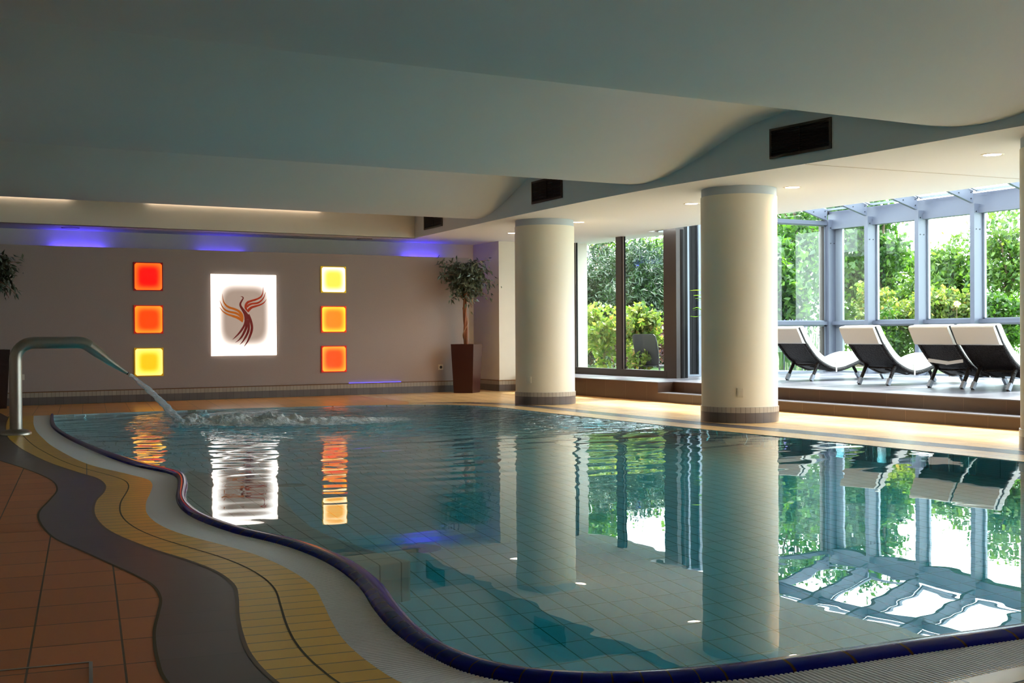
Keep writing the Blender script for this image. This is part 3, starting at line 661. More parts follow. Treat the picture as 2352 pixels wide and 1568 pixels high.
# ------------------------------------------------------------------ square light boxes on the taupe wall
def glow(name, cen, edge, st, half, pw=3.0, r0=.45, r1=1.0, est=1.0):
    m, nt, nd, L, p = newmat(name); tc = N(nt, 'ShaderNodeTexCoord'); sp = N(nt, 'ShaderNodeSeparateXYZ'); L.new(tc.outputs['Object'], sp.inputs[0])
    def mth(op, a, b=None):
        n = N(nt, 'ShaderNodeMath', operation=op)
        for i, q in enumerate((a, b)):
            if q is None: continue
            if isinstance(q, (int, float)): n.inputs[i].default_value = q
            else: L.new(q, n.inputs[i])
        return n.outputs[0]
    ax = mth('POWER', mth('ABSOLUTE', mth('DIVIDE', sp.outputs['X'], half[0])), pw); az = mth('POWER', mth('ABSOLUTE', mth('DIVIDE', sp.outputs['Z'], half[1])), pw)
    d = mth('POWER', mth('ADD', ax, az), 1/pw)
    mr = N(nt, 'ShaderNodeMapRange', interpolation_type='SMOOTHSTEP'); mr.inputs[1].default_value = r0; mr.inputs[2].default_value = r1; L.new(d, mr.inputs[0])
    mx = N(nt, 'ShaderNodeMix', data_type='RGBA'); L.new(mr.outputs[0], mx.inputs[0]); mx.inputs[6].default_value = cen; mx.inputs[7].default_value = edge
    ms = N(nt, 'ShaderNodeMapRange'); L.new(mr.outputs[0], ms.inputs[0]); ms.inputs[3].default_value = st; ms.inputs[4].default_value = st*est
    p.inputs['Base Color'].default_value = (.02, .02, .02, 1); p.inputs['Roughness'].default_value = .2
    L.new(mx.outputs[2], p.inputs['Emission Color']); L.new(ms.outputs[0], p.inputs['Emission Strength']); return m
def lightbox(x, z, cen, edge, rimc, lb, st=1.0, est=1.3, r0=.45, r1=1.0):
    root = empty('light_box', (x+.24, YW, z-.24)); tag(root, lb, 'light box', 'backlit coloured glass squares')
    h = .24; m = MB(); t = .016
    m.box((-h, -.022, -h), (h, 0, -h+t)).box((-h, -.022, h-t), (h, 0, h)).box((-h, -.022, -h+t), (-h+t, 0, h-t)).box((h-t, -.022, -h+t), (h, 0, h-t)).build('frame', emis(cat_name('rim', lb), rimc, .55), root)
    q = h-t; c = .03
    o8 = [(-q+c, -q), (q-c, -q), (q, -q+c), (q, q-c), (q-c, q), (-q+c, q), (-q, q-c), (-q, -q+c)]
    box('backing', (-q, -.012, -q), (q, 0, q), bpy.data.objects[root.children[0].name].data.materials[0], root)
    MB().prism(o8, -.016, -.0125, 'y').build('glass_square', glow(cat_name('glow', lb), cen, edge, st, (q, q), 4, r0+.08, r1+.12, est), root)
def cat_name(a, lb): return a+'_'+lb.split()[0]+'_'+lb.split()[-2]
rd = lambda *c: srgb(*c)
lightbox(4.04, 2.34, (1, .0, .0, 1), (1, .10, .006, 1), rd(110, 8, 5), 'red glass light square, top of the left column', 1.7)
lightbox(4.04, 1.62, (1, .042, .0, 1), (1, .19, .012, 1), rd(170, 30, 5), 'orange glass light square, middle of the left column', 1.6)
lightbox(4.04, .905, (1, .40, .004, 1), (1, .50, .10, 1), rd(170, 130, 10), 'yellow glass light square, bottom of the left column', 1.6, 1.8, .35)
lightbox(7.325, 2.345, (1, .46, .045, 1), (1, .55, .30, 1), rd(200, 170, 30), 'pale yellow glass light square, top of the right column', 2.0, 1.9, .4, .9)
lightbox(7.325, 1.625, (1, .17, .002, 1), (1, .42, .02, 1), rd(220, 60, 10), 'amber glass light square, middle of the right column', 1.7)
lightbox(7.325, .905, (1, .055, .001, 1), (1, .25, .02, 1), rd(200, 25, 10), 'vermilion glass light square, bottom of the right column', 1.6)

# lit panel with the stylised bird
PX0, PX1, PZ0, PZ1 = 5.33, 6.49, .75, 2.165
root = empty('bird_panel', ((PX0+PX1)/2, YW-.001, (PZ0+PZ1)/2)); tag(root, 'large lit white panel with a red and orange stylised bird between the coloured squares', 'light panel')
hx, hz = (PX1-PX0)/2, (PZ1-PZ0)/2
box('backing', (-hx, -.02, -hz), (hx, 0, hz), emis('panel_edge_glow', (1, .9, .82, 1), 1.6), root)
box('lit_sheet', (-hx+.012, -.034, -hz+.012), (hx-.016, -.022, hz-.016), glow('panel_glow', srgb(190, 165, 148), (1, .97, .92, 1), .75, (hx-.01, hz-.01), 4.5, .56, .96, 3.6), root)
for sx, sz in ((-1, -1), (-1, 1), (1, -1), (1, 1)): MB().tube([(sx*(hx-.03), -.034, sz*(hz-.035)), (sx*(hx-.03), -.040, sz*(hz-.035))], .006, 10).build('screw', M['ring'], root)
def stroke(pts, m, yy):
    P = smooth([(p[0], p[1]) for p in pts], sub=8); wd = np.interp(np.arange(len(P))/8, np.arange(len(pts)), [p[2] for p in pts])
    t = np.gradient(P, axis=0); t /= np.linalg.norm(t, axis=1)[:, None]; nn = np.stack([-t[:, 1], t[:, 0]], 1)
    def W(q): x = 460+q[0]/6.815; y = 610+q[1]/6.815; return (PX0+(x-484)/151*(PX1-PX0)-(PX0+PX1)/2, PZ1-(y-631)/186.5*(PZ1-PZ0)-(PZ0+PZ1)/2)
    V = []
    for p, n_, w_ in zip(P, nn, wd):
        for s_ in (-1, 1):
            a, b = W(p+n_*w_*s_*.56); V.append((a, yy, b))
    k = len(V); V += [(x, -.0345, z) for x, y, z in V]
    F = [(2*i, 2*i+1, 2*i+3, 2*i+2) for i in range(len(P)-1)]+[(2*i, 2*i+2, 2*i+2+k, 2*i+k) for i in range(len(P)-1)]+[(2*i+1, 2*i+1+k, 2*i+3+k, 2*i+3) for i in range(len(P)-1)]
    m.add(V, F)
def film(name, c): return emis(name, c, .38)
body = MB()
for i, st in enumerate([[(620,487,2),(648,493,14),(660,515,16),(640,550,20),(615,600,26),(620,640,30),(650,690,36),(690,750,52),(715,810,72),(722,850,84)],
 [(700,850,30),(678,930,28),(640,1000,30),(590,1065,24),(530,1125,14),(487,1162,2)], [(715,860,34),(706,960,34),(675,1040,34),(630,1120,26),(580,1175,14),(530,1208,2)],
 [(732,850,36),(745,950,34),(735,1030,34),(700,1110,30),(650,1190,18),(600,1242,2)], [(735,770,40),(775,870,38),(795,960,34),(787,1030,36),(765,1100,32),(725,1190,22),(665,1278,2)]]): stroke(st, body, -.036-.0004*i)
body.build('bird_body', film('film_maroon', srgb(112, 18, 12)), root)
lw = MB()
for i, st in enumerate([[(335,450,2),(350,560,14),(385,620,24),(440,660,28),(520,685,30),(590,720,34),(630,770,40),(645,830,36),(645,892,4)], [(295,550,2),(330,640,14),(380,700,22),(450,730,28),(530,745,32),(590,775,32),(632,815,26)], [(290,655,2),(340,720,14),(410,765,22),(500,795,32),(570,820,38),(620,852,38),(646,892,6)]]): stroke(st, lw, -.036-.0004*i)
lw.build('bird_left_wing', film('film_orange', srgb(205, 105, 8)), root)
rw = MB()
for i, st in enumerate([[(978,335,2),(970,430,12),(940,490,22),(870,530,26),(790,555,28),(730,580,32),(700,625,32),(702,675,32),(738,735,4)], [(1018,415,2),(985,500,14),(940,555,22),(880,590,28),(800,600,28),(750,620,32),(716,655,26)], [(1030,525,2),(990,580,14),(930,615,22),(850,640,28),(790,660,34),(750,695,40),(738,733,12)]]): stroke(st, rw, -.036-.0004*i)
rw.build('bird_right_wing', film('film_rust', srgb(178, 52, 14)), root)

# ------------------------------------------------------------------ water spout
root = empty('water_spout', (1.555, 14.25, .0018)); tag(root, 'brushed steel swan-neck water spout standing on the yellow tiles', 'fountain')
ang = math.radians(1)
path = [(0, 0, .05), (0, 0, .5), (0, 0, .84)]
for k in range(1, 9): th = k/8*PI/2; path.append((.19-.19*math.cos(th), 0, .84+.19*math.sin(th)))
path += [(.42, 0, 1.03), (.66, 0, 1.03)]
for k in range(1, 6): th = k/5*math.radians(38); path.append((.66+.22*math.sin(th), 0, 1.03-.22*(1-math.cos(th))))
MB().tube(path, .068, 32).build('pipe', M['inox'], root, smooth=True)
e = path[-1]
noz = [(e[0], 0, e[2]), (e[0]+.10, 0, e[2]-.08), (e[0]+.22, 0, e[2]-.177), (1.215, 0, .665)]
MB().tube(noz, [.068, .060, .044, .019], 32).build('nozzle', M['inox'], root, smooth=True)
MB().tube([(1.212, 0, .668), (1.225, 0, .658)], [.019, .017], 24).build('nozzle_lip', M['rubber'], root, smooth=True)
MB().lathe([(0, .0), (.165, .0), (.165, .018), (.155, .032), (.12, .05), (.085, .058), (.072, .062), (.066, .062)], 48).build('base_flange', M['inox'], root, smooth=True)
# jet and foam
def jetmat():
    m, nt, nd, L, p = newmat('jet_water'); p.inputs['Base Color'].default_value = (.86, .88, .88, 1); p.inputs['Roughness'].default_value = .12; p.inputs['Transmission Weight'].default_value = .55; p.inputs['IOR'].default_value = 1.33
    g = N(nt, 'ShaderNodeNewGeometry'); mp = N(nt, 'ShaderNodeMapping'); mp.inputs['Rotation'].default_value = (0, .75, 0); mp.inputs['Scale'].default_value = (.35, 1, 1); L.new(g.outputs['Position'], mp.inputs[0])
    no = N(nt, 'ShaderNodeTexNoise'); no.inputs['Scale'].default_value = 60; no.inputs['Detail'].default_value = 3; L.new(mp.outputs[0], no.inputs['Vector'])
    b = N(nt, 'ShaderNodeBump'); b.inputs['Distance'].default_value = .02; L.new(no.outputs['Fac'], b.inputs['Height']); L.new(b.outputs[0], p.inputs['Normal']); return m
jp = []; jr = []
random.seed(4)
for k in range(41):
    t = k/40; x = 2.79+.66*t; z = .655-.50*t-.165*t*t; jp.append((x, 14.25+.05*t, z)); jr.append(.019+.036*t+.006*math.sin(k*1.9)*t+.005*math.sin(k*.9+1)*t)
j = MB().tube(jp, jr, 20); j.v = [(x+.010*noise.noise(Vector((x*18, y*18, z*18))), y+.012*noise.noise(Vector((x*18+9, y*18, z*18))), z+.010*noise.noise(Vector((x*16, y*16+5, z*18)))) for x, y, z in j.v]
tag(j.build('water_jet', jetmat(), smooth='all'), 'thin slanting water jet falling from the steel spout into the pool', 'water jet')
def foammat():
    m, nt, nd, L, p = newmat('churned_foam'); p.inputs['Base Color'].default_value = (.97, .98, .98, 1); p.inputs['Roughness'].default_value = .5; p.inputs['Subsurface Weight'].default_value = .0
    out = nd['Material Output']; a = N(nt, 'ShaderNodeAttribute'); a.attribute_name = 'cover'
    g = N(nt, 'ShaderNodeNewGeometry'); no = N(nt, 'ShaderNodeTexNoise'); no.inputs['Scale'].default_value = 13; no.inputs['Detail'].default_value = 6; no.inputs['Roughness'].default_value = .65; L.new(g.outputs['Position'], no.inputs['Vector'])
    ad = N(nt, 'ShaderNodeMath', operation='ADD'); L.new(a.outputs['Fac'], ad.inputs[0]); L.new(no.outputs['Fac'], ad.inputs[1])
    mr = N(nt, 'ShaderNodeMapRange'); mr.inputs[1].default_value = .66; mr.inputs[2].default_value = .98; mr.inputs[4].default_value = .92; L.new(ad.outputs[0], mr.inputs[0])
    bp = N(nt, 'ShaderNodeBump'); bp.inputs['Distance'].default_value = .05; L.new(no.outputs['Fac'], bp.inputs['Height']); L.new(bp.outputs[0], p.inputs['Normal'])
    tr = N(nt, 'ShaderNodeBsdfTransparent'); mx = N(nt, 'ShaderNodeMixShader'); L.new(mr.outputs[0], mx.inputs[0]); L.new(tr.outputs[0], mx.inputs[1]); L.new(p.outputs[0], mx.inputs[2]); L.new(mx.outputs[0], out.inputs[0]); return m
def foam():
    nx, ny = 200, 90; x0, x1, y0, y1 = 3.15, 6.6, 12.9, 15.5; V = []; cov = []
    for j in range(ny+1):
        for i in range(nx+1):
            x = x0+(x1-x0)*i/nx; y = y0+(y1-y0)*j/ny
            u = (x-3.3)/3.0; cy = 14.3-.10*(x-3.4)+.12*math.sin(x*2.1); wd = .16+.26*min(1, max(0, (x-3.35)/.9)); d = abs(y-cy)/wd
            env = math.exp(-d**2.2)*max(0, min(1, (x-3.25)/.15))*max(0, min(1, (6.5-x)/2.0))
            nz = noise.fractal(Vector((x*4.6, y*6.5, 1.3)), .7, 2.1, 6)
            h = env*(.060+.08*nz+.05*math.exp(-((x-3.65)/.28)**2)+.03*math.exp(-((x-4.6)/.6)**2))
            V.append((x, y, -.002+max(-.003, h))); cov.append(.80*env**.6+.02 if env > .02 else -.5)
    F = [(j*(nx+1)+i, j*(nx+1)+i+1, (j+1)*(nx+1)+i+1, (j+1)*(nx+1)+i) for j in range(ny) for i in range(nx) if max(cov[j*(nx+1)+i], cov[(j+1)*(nx+1)+i+1]) > -.4]
    o = MB().add(V, F).build('foam', foammat(), smooth='all', recalc=False)
    at = o.data.attributes.new('cover', 'FLOAT', 'POINT'); at.data.foreach_set('value', cov)
    return o
tag(foam(), 'churned white foam on the water where the jet plunges in', 'foam', kind='stuff')

# ------------------------------------------------------------------ leaves
rng = np.random.default_rng(7)
def leaves(name, C, D, size, mat, parent=None, ratio=.5, bend=.15, kite=.35):
    """one mesh of small folded kite leaves; C centres, D directions"""
    n = len(C); D = D/np.linalg.norm(D, axis=1)[:, None]; R = rng.normal(size=(n, 3)); Sd = np.cross(D, R); Sd /= np.linalg.norm(Sd, axis=1)[:, None]; Nn = np.cross(Sd, D)
    L_ = (size*rng.uniform(.7, 1.25, n))[:, None]; Wd = L_*ratio
    b = C-D*L_*.5; t = C+D*L_*.5-Nn*L_*bend; m_ = C-D*L_*(.5-kite)+Nn*0
    l = m_+Sd*Wd*.5+Nn*Wd*.15; r = m_-Sd*Wd*.5+Nn*Wd*.15
    V = np.stack([b, l, t, r], 1).reshape(-1, 3); me = bpy.data.meshes.new(name)
    me.vertices.add(4*n); me.vertices.foreach_set('co', V.ravel())
    me.loops.add(6*n); me.polygons.add(2*n)
    i4 = np.arange(n)*4; idx = np.stack([i4, i4+1, i4+2, i4, i4+2, i4+3], 1).ravel()
    me.loops.foreach_set('vertex_index', idx.astype(np.int32)); me.polygons.foreach_set('loop_start', np.arange(0, 6*n, 3, dtype=np.int32))
    me.update(calc_edges=True); me.validate(); me.materials.append(mat)
    o = bpy.data.objects.new(name, me); COL.objects.link(o); o.parent = parent; return o
def crown_pts(n, c, rad, clumps, spread, shell=.5):
    k = rng.normal(size=(clumps, 3)); k /= np.linalg.norm(k, axis=1)[:, None]; k *= rng.uniform(shell, 1, (clumps, 1)); k = k*np.array(rad)+np.array(c)
    w_ = rng.uniform(.4, 1.3, clumps); pick = rng.choice(clumps, n, p=w_/w_.sum()); P = k[pick]+rng.normal(size=(n, 3))*spread*np.array([1, 1, .7])
    return P, k
def tree(name, cat, label, x, y, zc, rad, n, size, mat, clumps=60, spread=.16, trunk=.07, z0=.28, group=None, dirz=-.2, shell=.5, ratio=.6, lean=(0, 0)):
    root = empty(name, (x, y, z0)); tag(root, label, cat, group)
    P, K = crown_pts(n, (lean[0], lean[1], zc-z0), rad, clumps, spread, shell)
    P[:, 2] = np.maximum(P[:, 2], .02)
    D = rng.normal(size=(n, 3))+np.array([0, 0, dirz]); leaves('foliage', P, D, size, mat, root, ratio)
    m = MB()
    if trunk:
        top = zc-z0+rad[2]*.5
        m.tube([(0, 0, 0), (lean[0]*.3+.03, .02+lean[1]*.3, top*.35), (lean[0]*.7, lean[1]*.7, top*.7), (lean[0], lean[1], top)], [trunk, trunk*.8, trunk*.55, trunk*.2], 8)
        for q in K[:14]:
            a = Vector((lean[0]*.5, lean[1]*.5, min(top*.9, max(.1, q[2]*.55)))); m.tube([a, (a+Vector(q))/2+Vector((0, 0, .05)), Vector(q)], [trunk*.35, trunk*.22, trunk*.08], 5)
        m.build('trunk', M['bark'], root, smooth=True)
    return root

# potted ficus trees
def planter(root, w0, w1, h, mat, wall=.03):
    m = MB(); a, b = w0/2, w1/2; q = lambda r, z: [(-r, -r, z), (r, -r, z), (r, r, z), (-r, r, z)]
    m.add(q(a, 0)+q(b, h)+q(b-wall, h)+q(b-wall-.01, h-.06), [(3, 2, 1, 0)]+[(i+k, (i+1) % 4+k, (i+1) % 4+4+k, i+4+k) for k in (0, 4, 8) for i in range(4)])
    m.build('planter', mat, root, bevel=.004)
    m2 = MB(); m2.add(q(b-wall-.009, h-.055), [(0, 1, 2, 3)]); m2.build('soil', M['soil'], root)
def ficus(loc, rz, label, w0, w1, h, sprays, mat, trunk=True):
    root = empty('potted_ficus', loc, 0); tag(root, label, 'potted plant', 'ficus trees in brown planters')
    pr = empty('planter_base', (0, 0, 0), rz); pr.parent = root; pr.name = 'planter'
    m = MB(); a, b = w0/2, w1/2; q = lambda r, z: [(-r, -r, z), (r, -r, z), (r, r, z), (-r, r, z)]; wall = .03
    m.add(q(a, 0)+q(b, h)+q(b-wall, h)+q(b-wall-.01, h-.06), [(3, 2, 1, 0)]+[(i+k, (i+1) % 4+k, (i+1) % 4+4+k, i+4+k) for k in (0, 4, 8) for i in range(4)])
    m.build('shell', mat, pr, bevel=.004); MB().add(q(b-wall-.009, h-.055), [(0, 1, 2, 3)]).build('soil', M['soil'], pr)
    m = MB()
    for s_ in range(3):
        pts = [(.022*math.cos(s_*2.1+t*5.5)*(1.2-.5*t)-.03*math.sin(t*3), .022*math.sin(s_*2.1+t*5.5), h-.08+t*1.45) for t in np.linspace(0, 1, 26)]
        m.tube(pts, [.026-.012*t for t in np.linspace(0, 1, 26)], 8)
    m.build('trunk', M['bark_r'], root, smooth=True)
    m = MB(); pts = [(.05*math.cos(t*9)-.02, .05*math.sin(t*9), h-.06+t*.75) for t in np.linspace(0, 1, 30)]; m.tube(pts, .008, 6); m.build('vine', M['bark_l'], root, smooth=True)
    C = []; D = []; mb = MB()
    for (dx, dy, z0_, ex, ey, ez, nlf) in sprays:
        a = Vector((-.02, 0, z0_)); e = Vector((ex, ey, ez)); mid = (a+e)/2+Vector((dx, dy, .12)); cu = [a.lerp(mid, t).lerp(mid.lerp(e, t), t) for t in np.linspace(0, 1, 12)]
        mb.tube(cu, [.008-.005*t for t in np.linspace(0, 1, 12)], 5)
        for _ in range(nlf):
            t = rng.uniform(.25, 1); i = min(10, int(t*11)); p = cu[i].lerp(cu[i+1], t*11-i); dr = (cu[i+1]-cu[i]).normalized()
            off = Vector(rng.normal(size=3))*.06; C.append(p+off); D.append(dr*.6+Vector(rng.normal(size=3))*.55+Vector((0, 0, -.55)))
    mb.build('branches', M['bark_r'], root, smooth=True)
    leaves('foliage', np.array([tuple(c) for c in C]), np.array([tuple(d) for d in D]), .105, M['lf_ficus'], root, .36)
    return root
def sprays(n, seed, cz, rx, rz_, droop=.25, nlf=44):
    r = random.Random(seed); out = []
    for i in range(n):
        a = r.uniform(0, 2*PI); el = r.uniform(-.6, 1.0); rr = r.uniform(.45, 1)
        ex = rx*rr*math.cos(a)*math.cos(el*.8); ey = .30*rr*math.sin(a); ez = cz+rz_*math.sin(el)*rr
        out.append((r.uniform(-.05, .05), r.uniform(-.05, .05), min(ez, cz+.2)-r.uniform(.05, .3), ex, ey, ez, nlf))
    return out
sp = sprays(58, 3, 2.12, .46, .38)+[(.05, 0, 2.1, .60, -.05, 1.98, 34), (.05, 0, 2.2, .52, 0, 2.24, 30), (0, 0, 1.9, .45, -.1, 1.80, 20), (0, 0, 2.3, .45, -.1, 2.5, 22), (0, 0, 2.2, -.60, -.1, 2.42, 34), (0, 0, 2.1, -.58, -.1, 2.2, 30), (0, 0, 1.9, -.34, -.1, 1.72, 26), (0, 0, 1.8, .03, -.15, 1.6, 16)]
ficus((10.04, 19.74, 0), math.radians(-49), 'potted ficus with twisted trunk in a brown planter beside the far column', .38, .46, .915, sp, M['pot'])
ficus((1.80, 19.72, .0006), 0, 'potted ficus at the left photo edge, only its crown side and planter edge visible', .40, .50, .905, [(a, b, c, d*.85, e, f, g) for a, b, c, d, e, f, g in sprays(46, 5, 2.05, .46, .38)+[(0, 0, 2.0, .42, -.1, 1.75, 24), (0, 0, 2.1, .48, -.1, 2.25, 24), (0, 0, 2.1, .3, -.1, 1.7, 26)]], M['pot_d'])
# tall dark planter with strap-leaved plant behind the large column
root = empty('potted_strap_plant', (12.92, 16.0, Z2)); tag(root, 'strap-leaved green plant in a tall dark planter, mostly hidden behind the large column', 'potted plant')
m = MB(); q = lambda r, z: [(-r, -r, z), (r, -r, z), (r, r, z), (-r, r, z)]
m.add(q(.09, 0)+q(.13, .93)+q(.11, .93)+q(.10, .87), [(3, 2, 1, 0)]+[(i+k, (i+1) % 4+k, (i+1) % 4+4+k, i+4+k) for k in (0, 4, 8) for i in range(4)]); m.build('planter', M['pot_d'], root, bevel=.004)
MB().add(q(.101, .875), [(0, 1, 2, 3)]).build('soil', M['soil'], root)
def blades(root, specs, mat, name='leaf_blades', z0=0):
    m = MB()
    for (ox, oy, oz, a, reach, height, wd) in specs:
        pts = []; n = 12
        for k in range(n+1):
            t = k/n; r = reach*t; z = oz+height*math.sin(min(1, t*1.15)*PI*.62); pts.append((Vector((ox+r*math.cos(a), oy+r*math.sin(a), z)), wd*math.sin(PI*(.08+.90*t))**.7))
        b = len(m.v); sd = Vector((-math.sin(a), math.cos(a), 0))
        for p, w_ in pts: m.v += [tuple(p-sd*w_/2+Vector((0, 0, w_*.15))), tuple(p), tuple(p+sd*w_/2+Vector((0, 0, w_*.15)))]
        for k in range(n):
            for c in (0, 1): m.f.append((b+3*k+c, b+3*k+c+1, b+3*k+3+c+1, b+3*k+3+c)); m.uv.append(None)
    return m.build(name, mat, root, smooth='all', recalc=False)
r = random.Random(2); sp = []
for i in range(26):
    a = r.uniform(0, 2*PI); sp.append((0, 0, .95+r.uniform(0, .62), a, r.uniform(.16, .34), r.uniform(-.12, .16), .05))
sp += [(-.08, .06, 1.0, 2.5, .26, .22, .075), (-.06, .02, 1.45, 2.4, .28, -.02, .08), (-.08, .06, 1.3, 2.6, .22, .08, .07)]
sp += [(-.05, .05, 1.22, 2.6, .34, -.16, .05), (-.05, .05, 1.5, 2.5, .33, .02, .06), (-.04, .03, 1.05, 2.5, .30, .14, .045), (-.04, .03, 1.66, 2.5, .2, .1, .04)]
blades(root, sp, M['lf_strap']); MB().tube([(0, 0, .87), (.01, 0, 1.3), (0, .01, 1.7)], [.018, .014, .008], 8).build('stem', M['bark'], root, smooth=True)

# ------------------------------------------------------------------ rattan loungers
def lounger():
    root = empty('rattan_lounger'); tag(root, 'x', 'sun lounger', 'rattan loungers on the raised platform')
    # side profile (x along the lounger, z above the platform), head at x=0
    pf = [(-.10, .86), (.0, .69), (.05, .615), (.2, .445), (.33, .335), (.5, .245), (.69, .185), (.87, .195), (1.06, .245), (1.28, .315), (1.48, .345), (1.68, .315), (1.90, .25), (2.08, .20)]
    c = smooth(pf, sub=6); t = np.gradient(c, axis=0); t /= np.linalg.norm(t, axis=1)[:, None]; nn = np.stack([-t[:, 1], t[:, 0]], 1); nn *= np.sign(nn[:, 1:2]+1e-9)
    W2 = .325
    m = MB()  # woven shell
    lo = c+nn*-.012; hi = c+nn*.012
    poly = [tuple(p) for p in hi]+[tuple(p) for p in lo[::-1]]
    m.prism(poly, -W2+.03, W2-.03, 'y'); m.build('woven_shell', M['rattan'], root)
    for s_ in (-1, 1):
        MB().tube([(p[0], s_*(W2-.02), p[1]) for p in c], .033, 12).build('side_rail', M['rattan'], root, smooth=True)
    MB().tube([(c[-1][0], -W2+.02, c[-1][1]), (c[-1][0], W2-.02, c[-1][1])], .033, 12).build('end_rail', M['rattan'], root, smooth=True)
    MB().tube([(.40, -W2+.06, .25), (.40, W2-.06, .25)], .016, 8).build('cross_bar', M['rattan'], root, smooth=True)
    MB().tube([(.45, 0, .23), (.9, 0, .145), (1.3, 0, .20), (1.62, 0, .29)], .012, 8).build('under_bar', M['rattan'], root, smooth=True)
    for s_ in (-1, 1):
        for (tx, tz, bx_) in ((.36, .30, .25), (1.62, .30, 1.76)):
            leg = MB().tube([(tx, s_*(W2-.045), tz), (bx_, s_*(W2-.045), .10)], [.030, .026], 10).build('leg', M['rattan'], root, smooth=True)
            dx = (bx_-tx)/(tz-.10); MB().bar((bx_, s_*(W2-.045), .10), (bx_+dx*.09, s_*(W2-.045), .012), .05, .05, (0, 1, 0)).build('foot_cap', M['alu'], leg)
            MB().tube([(bx_+dx*.09, s_*(W2-.045), .012), (bx_+dx*.1, s_*(W2-.045), 0)], .016, 10).build('rubber_tip', M['rubber'], leg)
    # mattress following the shell
    th = .085; k0 = int(2*6); lo = (c+nn*.030)[8:]; hi = (c+nn*(.030+th))[8:]
    m = MB(); poly = [tuple(p) for p in hi]+[tuple(p) for p in lo[::-1]]
    m.prism(poly, -W2+.005, W2-.005, 'y'); m.build('mattress', M['cushion'], root, bevel=.018, smooth=True)
    # head hood pulled over the top of the backrest
    hp = [(.06, .595), (-.035, .61), (-.155, .835), (-.145, .862), (-.03, .880), (.0, .868), (.03, .82), (.175, .62), (.145, .60), (.07, .70), (.0, .69)]
    hp = [(.03, .602), (-.03, .612), (-.15, .835), (-.14, .858), (-.02, .882), (.01, .868), (.165, .62), (.13, .60)]
    MB().prism(hp, -W2-.008, W2+.008, 'y').build('head_hood', M['cushion'], root, bevel=.014, smooth=True)
    m = MB(); q = c[int(6*6)]; nx_ = nn[int(6*6)]
    ring = [(q[0], -W2-.016, q[1]-.04), (q[0], W2+.016, q[1]-.04), (q[0], W2+.016, q[1]+.125), (q[0], -W2-.016, q[1]+.125)]
    m.bar(ring[0], ring[1], .028, .004); m.bar(ring[3], ring[2], .028, .004); m.box((q[0]-.014, -W2-.018, q[1]-.04), (q[0]+.014, -W2-.014, q[1]+.125)); m.box((q[0]-.014, W2+.014, q[1]-.04), (q[0]+.014, W2+.018, q[1]+.125))
    m.build('strap', M['strapw'], root)
    return root
L0 = lounger(); HX = 12.86
spots = [(14.32, 'rattan lounger farthest along the platform, partly hidden by the large column'), (12.49, 'single rattan lounger in the middle, second along the platform'), (11.18, 'rattan lounger with a loose white strap, left one of the adjoining pair'), (10.45, 'rattan lounger nearest the camera, right one of the adjoining pair')]
for i, (y, lb) in enumerate(spots):
    o = L0 if i == 0 else copy_tree(L0)
    o.location = (HX+(0.25 if i == 0 else 0), y, Z2); o['label'] = lb
    if i == 2:
        m = MB(); m.bar((.20, -.30, .385), (.24, .02, .345), .006, .045); m.bar((.235, -.02, .35), (.20, .29, .385), .006, .05)
        m.build('loose_strap', M['strapw'], o)

# ------------------------------------------------------------------ garden
GZ = .25
gd = MB().add([(12.7, 19.9, GZ), (60, 19.9, GZ), (60, 80, GZ), (-30, 80, GZ), (-30, 21.2, GZ), (12.7, 21.2, GZ), (17, YB, GZ), (60, YB, GZ), (17, 19.9, GZ), (13.1, 17.3, GZ), (13.1, 19.9, GZ), (17, 17.3, GZ)], [(0, 1, 2, 5), (5, 2, 3, 4), (6, 7, 1, 8), (9, 11, 8, 10)])
tag(gd.build('lawn', M['grass']), 'short green lawn of the garden outside the glazing', 'grass', kind='stuff')
T = tree; G1 = 'tall leafy trees behind the glazed wall'; G2 = 'yellow-green shrubs outside the glazing'; G3 = 'dark conifers outside the garden window'
# behind the garden window
T('conifer', 'tree', 'tall dark green conifer filling the right light of the garden window', 17.2, 23.6, 1.85, (1.5, 1.4, 1.75), 19000, .17, M['lf_con'], 120, .22, .12, group=G3, ratio=.22, shell=.3)
T('conifer', 'tree', 'dull green conifer behind the left light of the garden window', 16.6, 25.6, 1.95, (1.6, 1.4, 1.8), 17000, .17, M['lf_con'], 100, .22, .12, group=G3, ratio=.22, shell=.3)
T('broadleaf_tree', 'tree', 'light leafy tree top rising above the conifers in the garden window', 20.3, 27.5, 3.0, (2.2, 1.6, 1.0), 5200, .15, M['lf_mid'], 70, .30, .15, shell=.2)
T('broadleaf_tree', 'tree', 'tall tree far behind the left light of the garden window', 22.2, 33.5, 5.2, (.9, .9, 1.2), 2600, .17, M['lf_green'], 40, .22, .12, shell=.3)
T('lime_shrub', 'shrub', 'yellow-green shrub in front of the conifers, left light of the garden window', 13.9, 20.9, 1.1, (.75, .55, .70), 2200, .12, M['lf_lime'], 46, .10, .02, group=G2, shell=.3)
T('lime_shrub', 'shrub', 'yellow-green shrub beside the mullion of the garden window', 14.3, 20.2, 1.25, (.5, .45, .55), 1600, .12, M['lf_lime'], 34, .09, .02, group=G2, shell=.3)
T('lime_shrub', 'shrub', 'low yellow shrub beside the grey garden chair', 14.2, 20.0, .55, (.30, .30, .22), 500, .10, M['lf_lime'], 16, .07, .01, group=G2)
T('purple_shrub', 'shrub', 'dark purple leaved shrub behind the grey garden chair', 15.6, 21.9, .85, (1.3, .8, .5), 2600, .10, M['lf_purple'], 50, .10, .02)
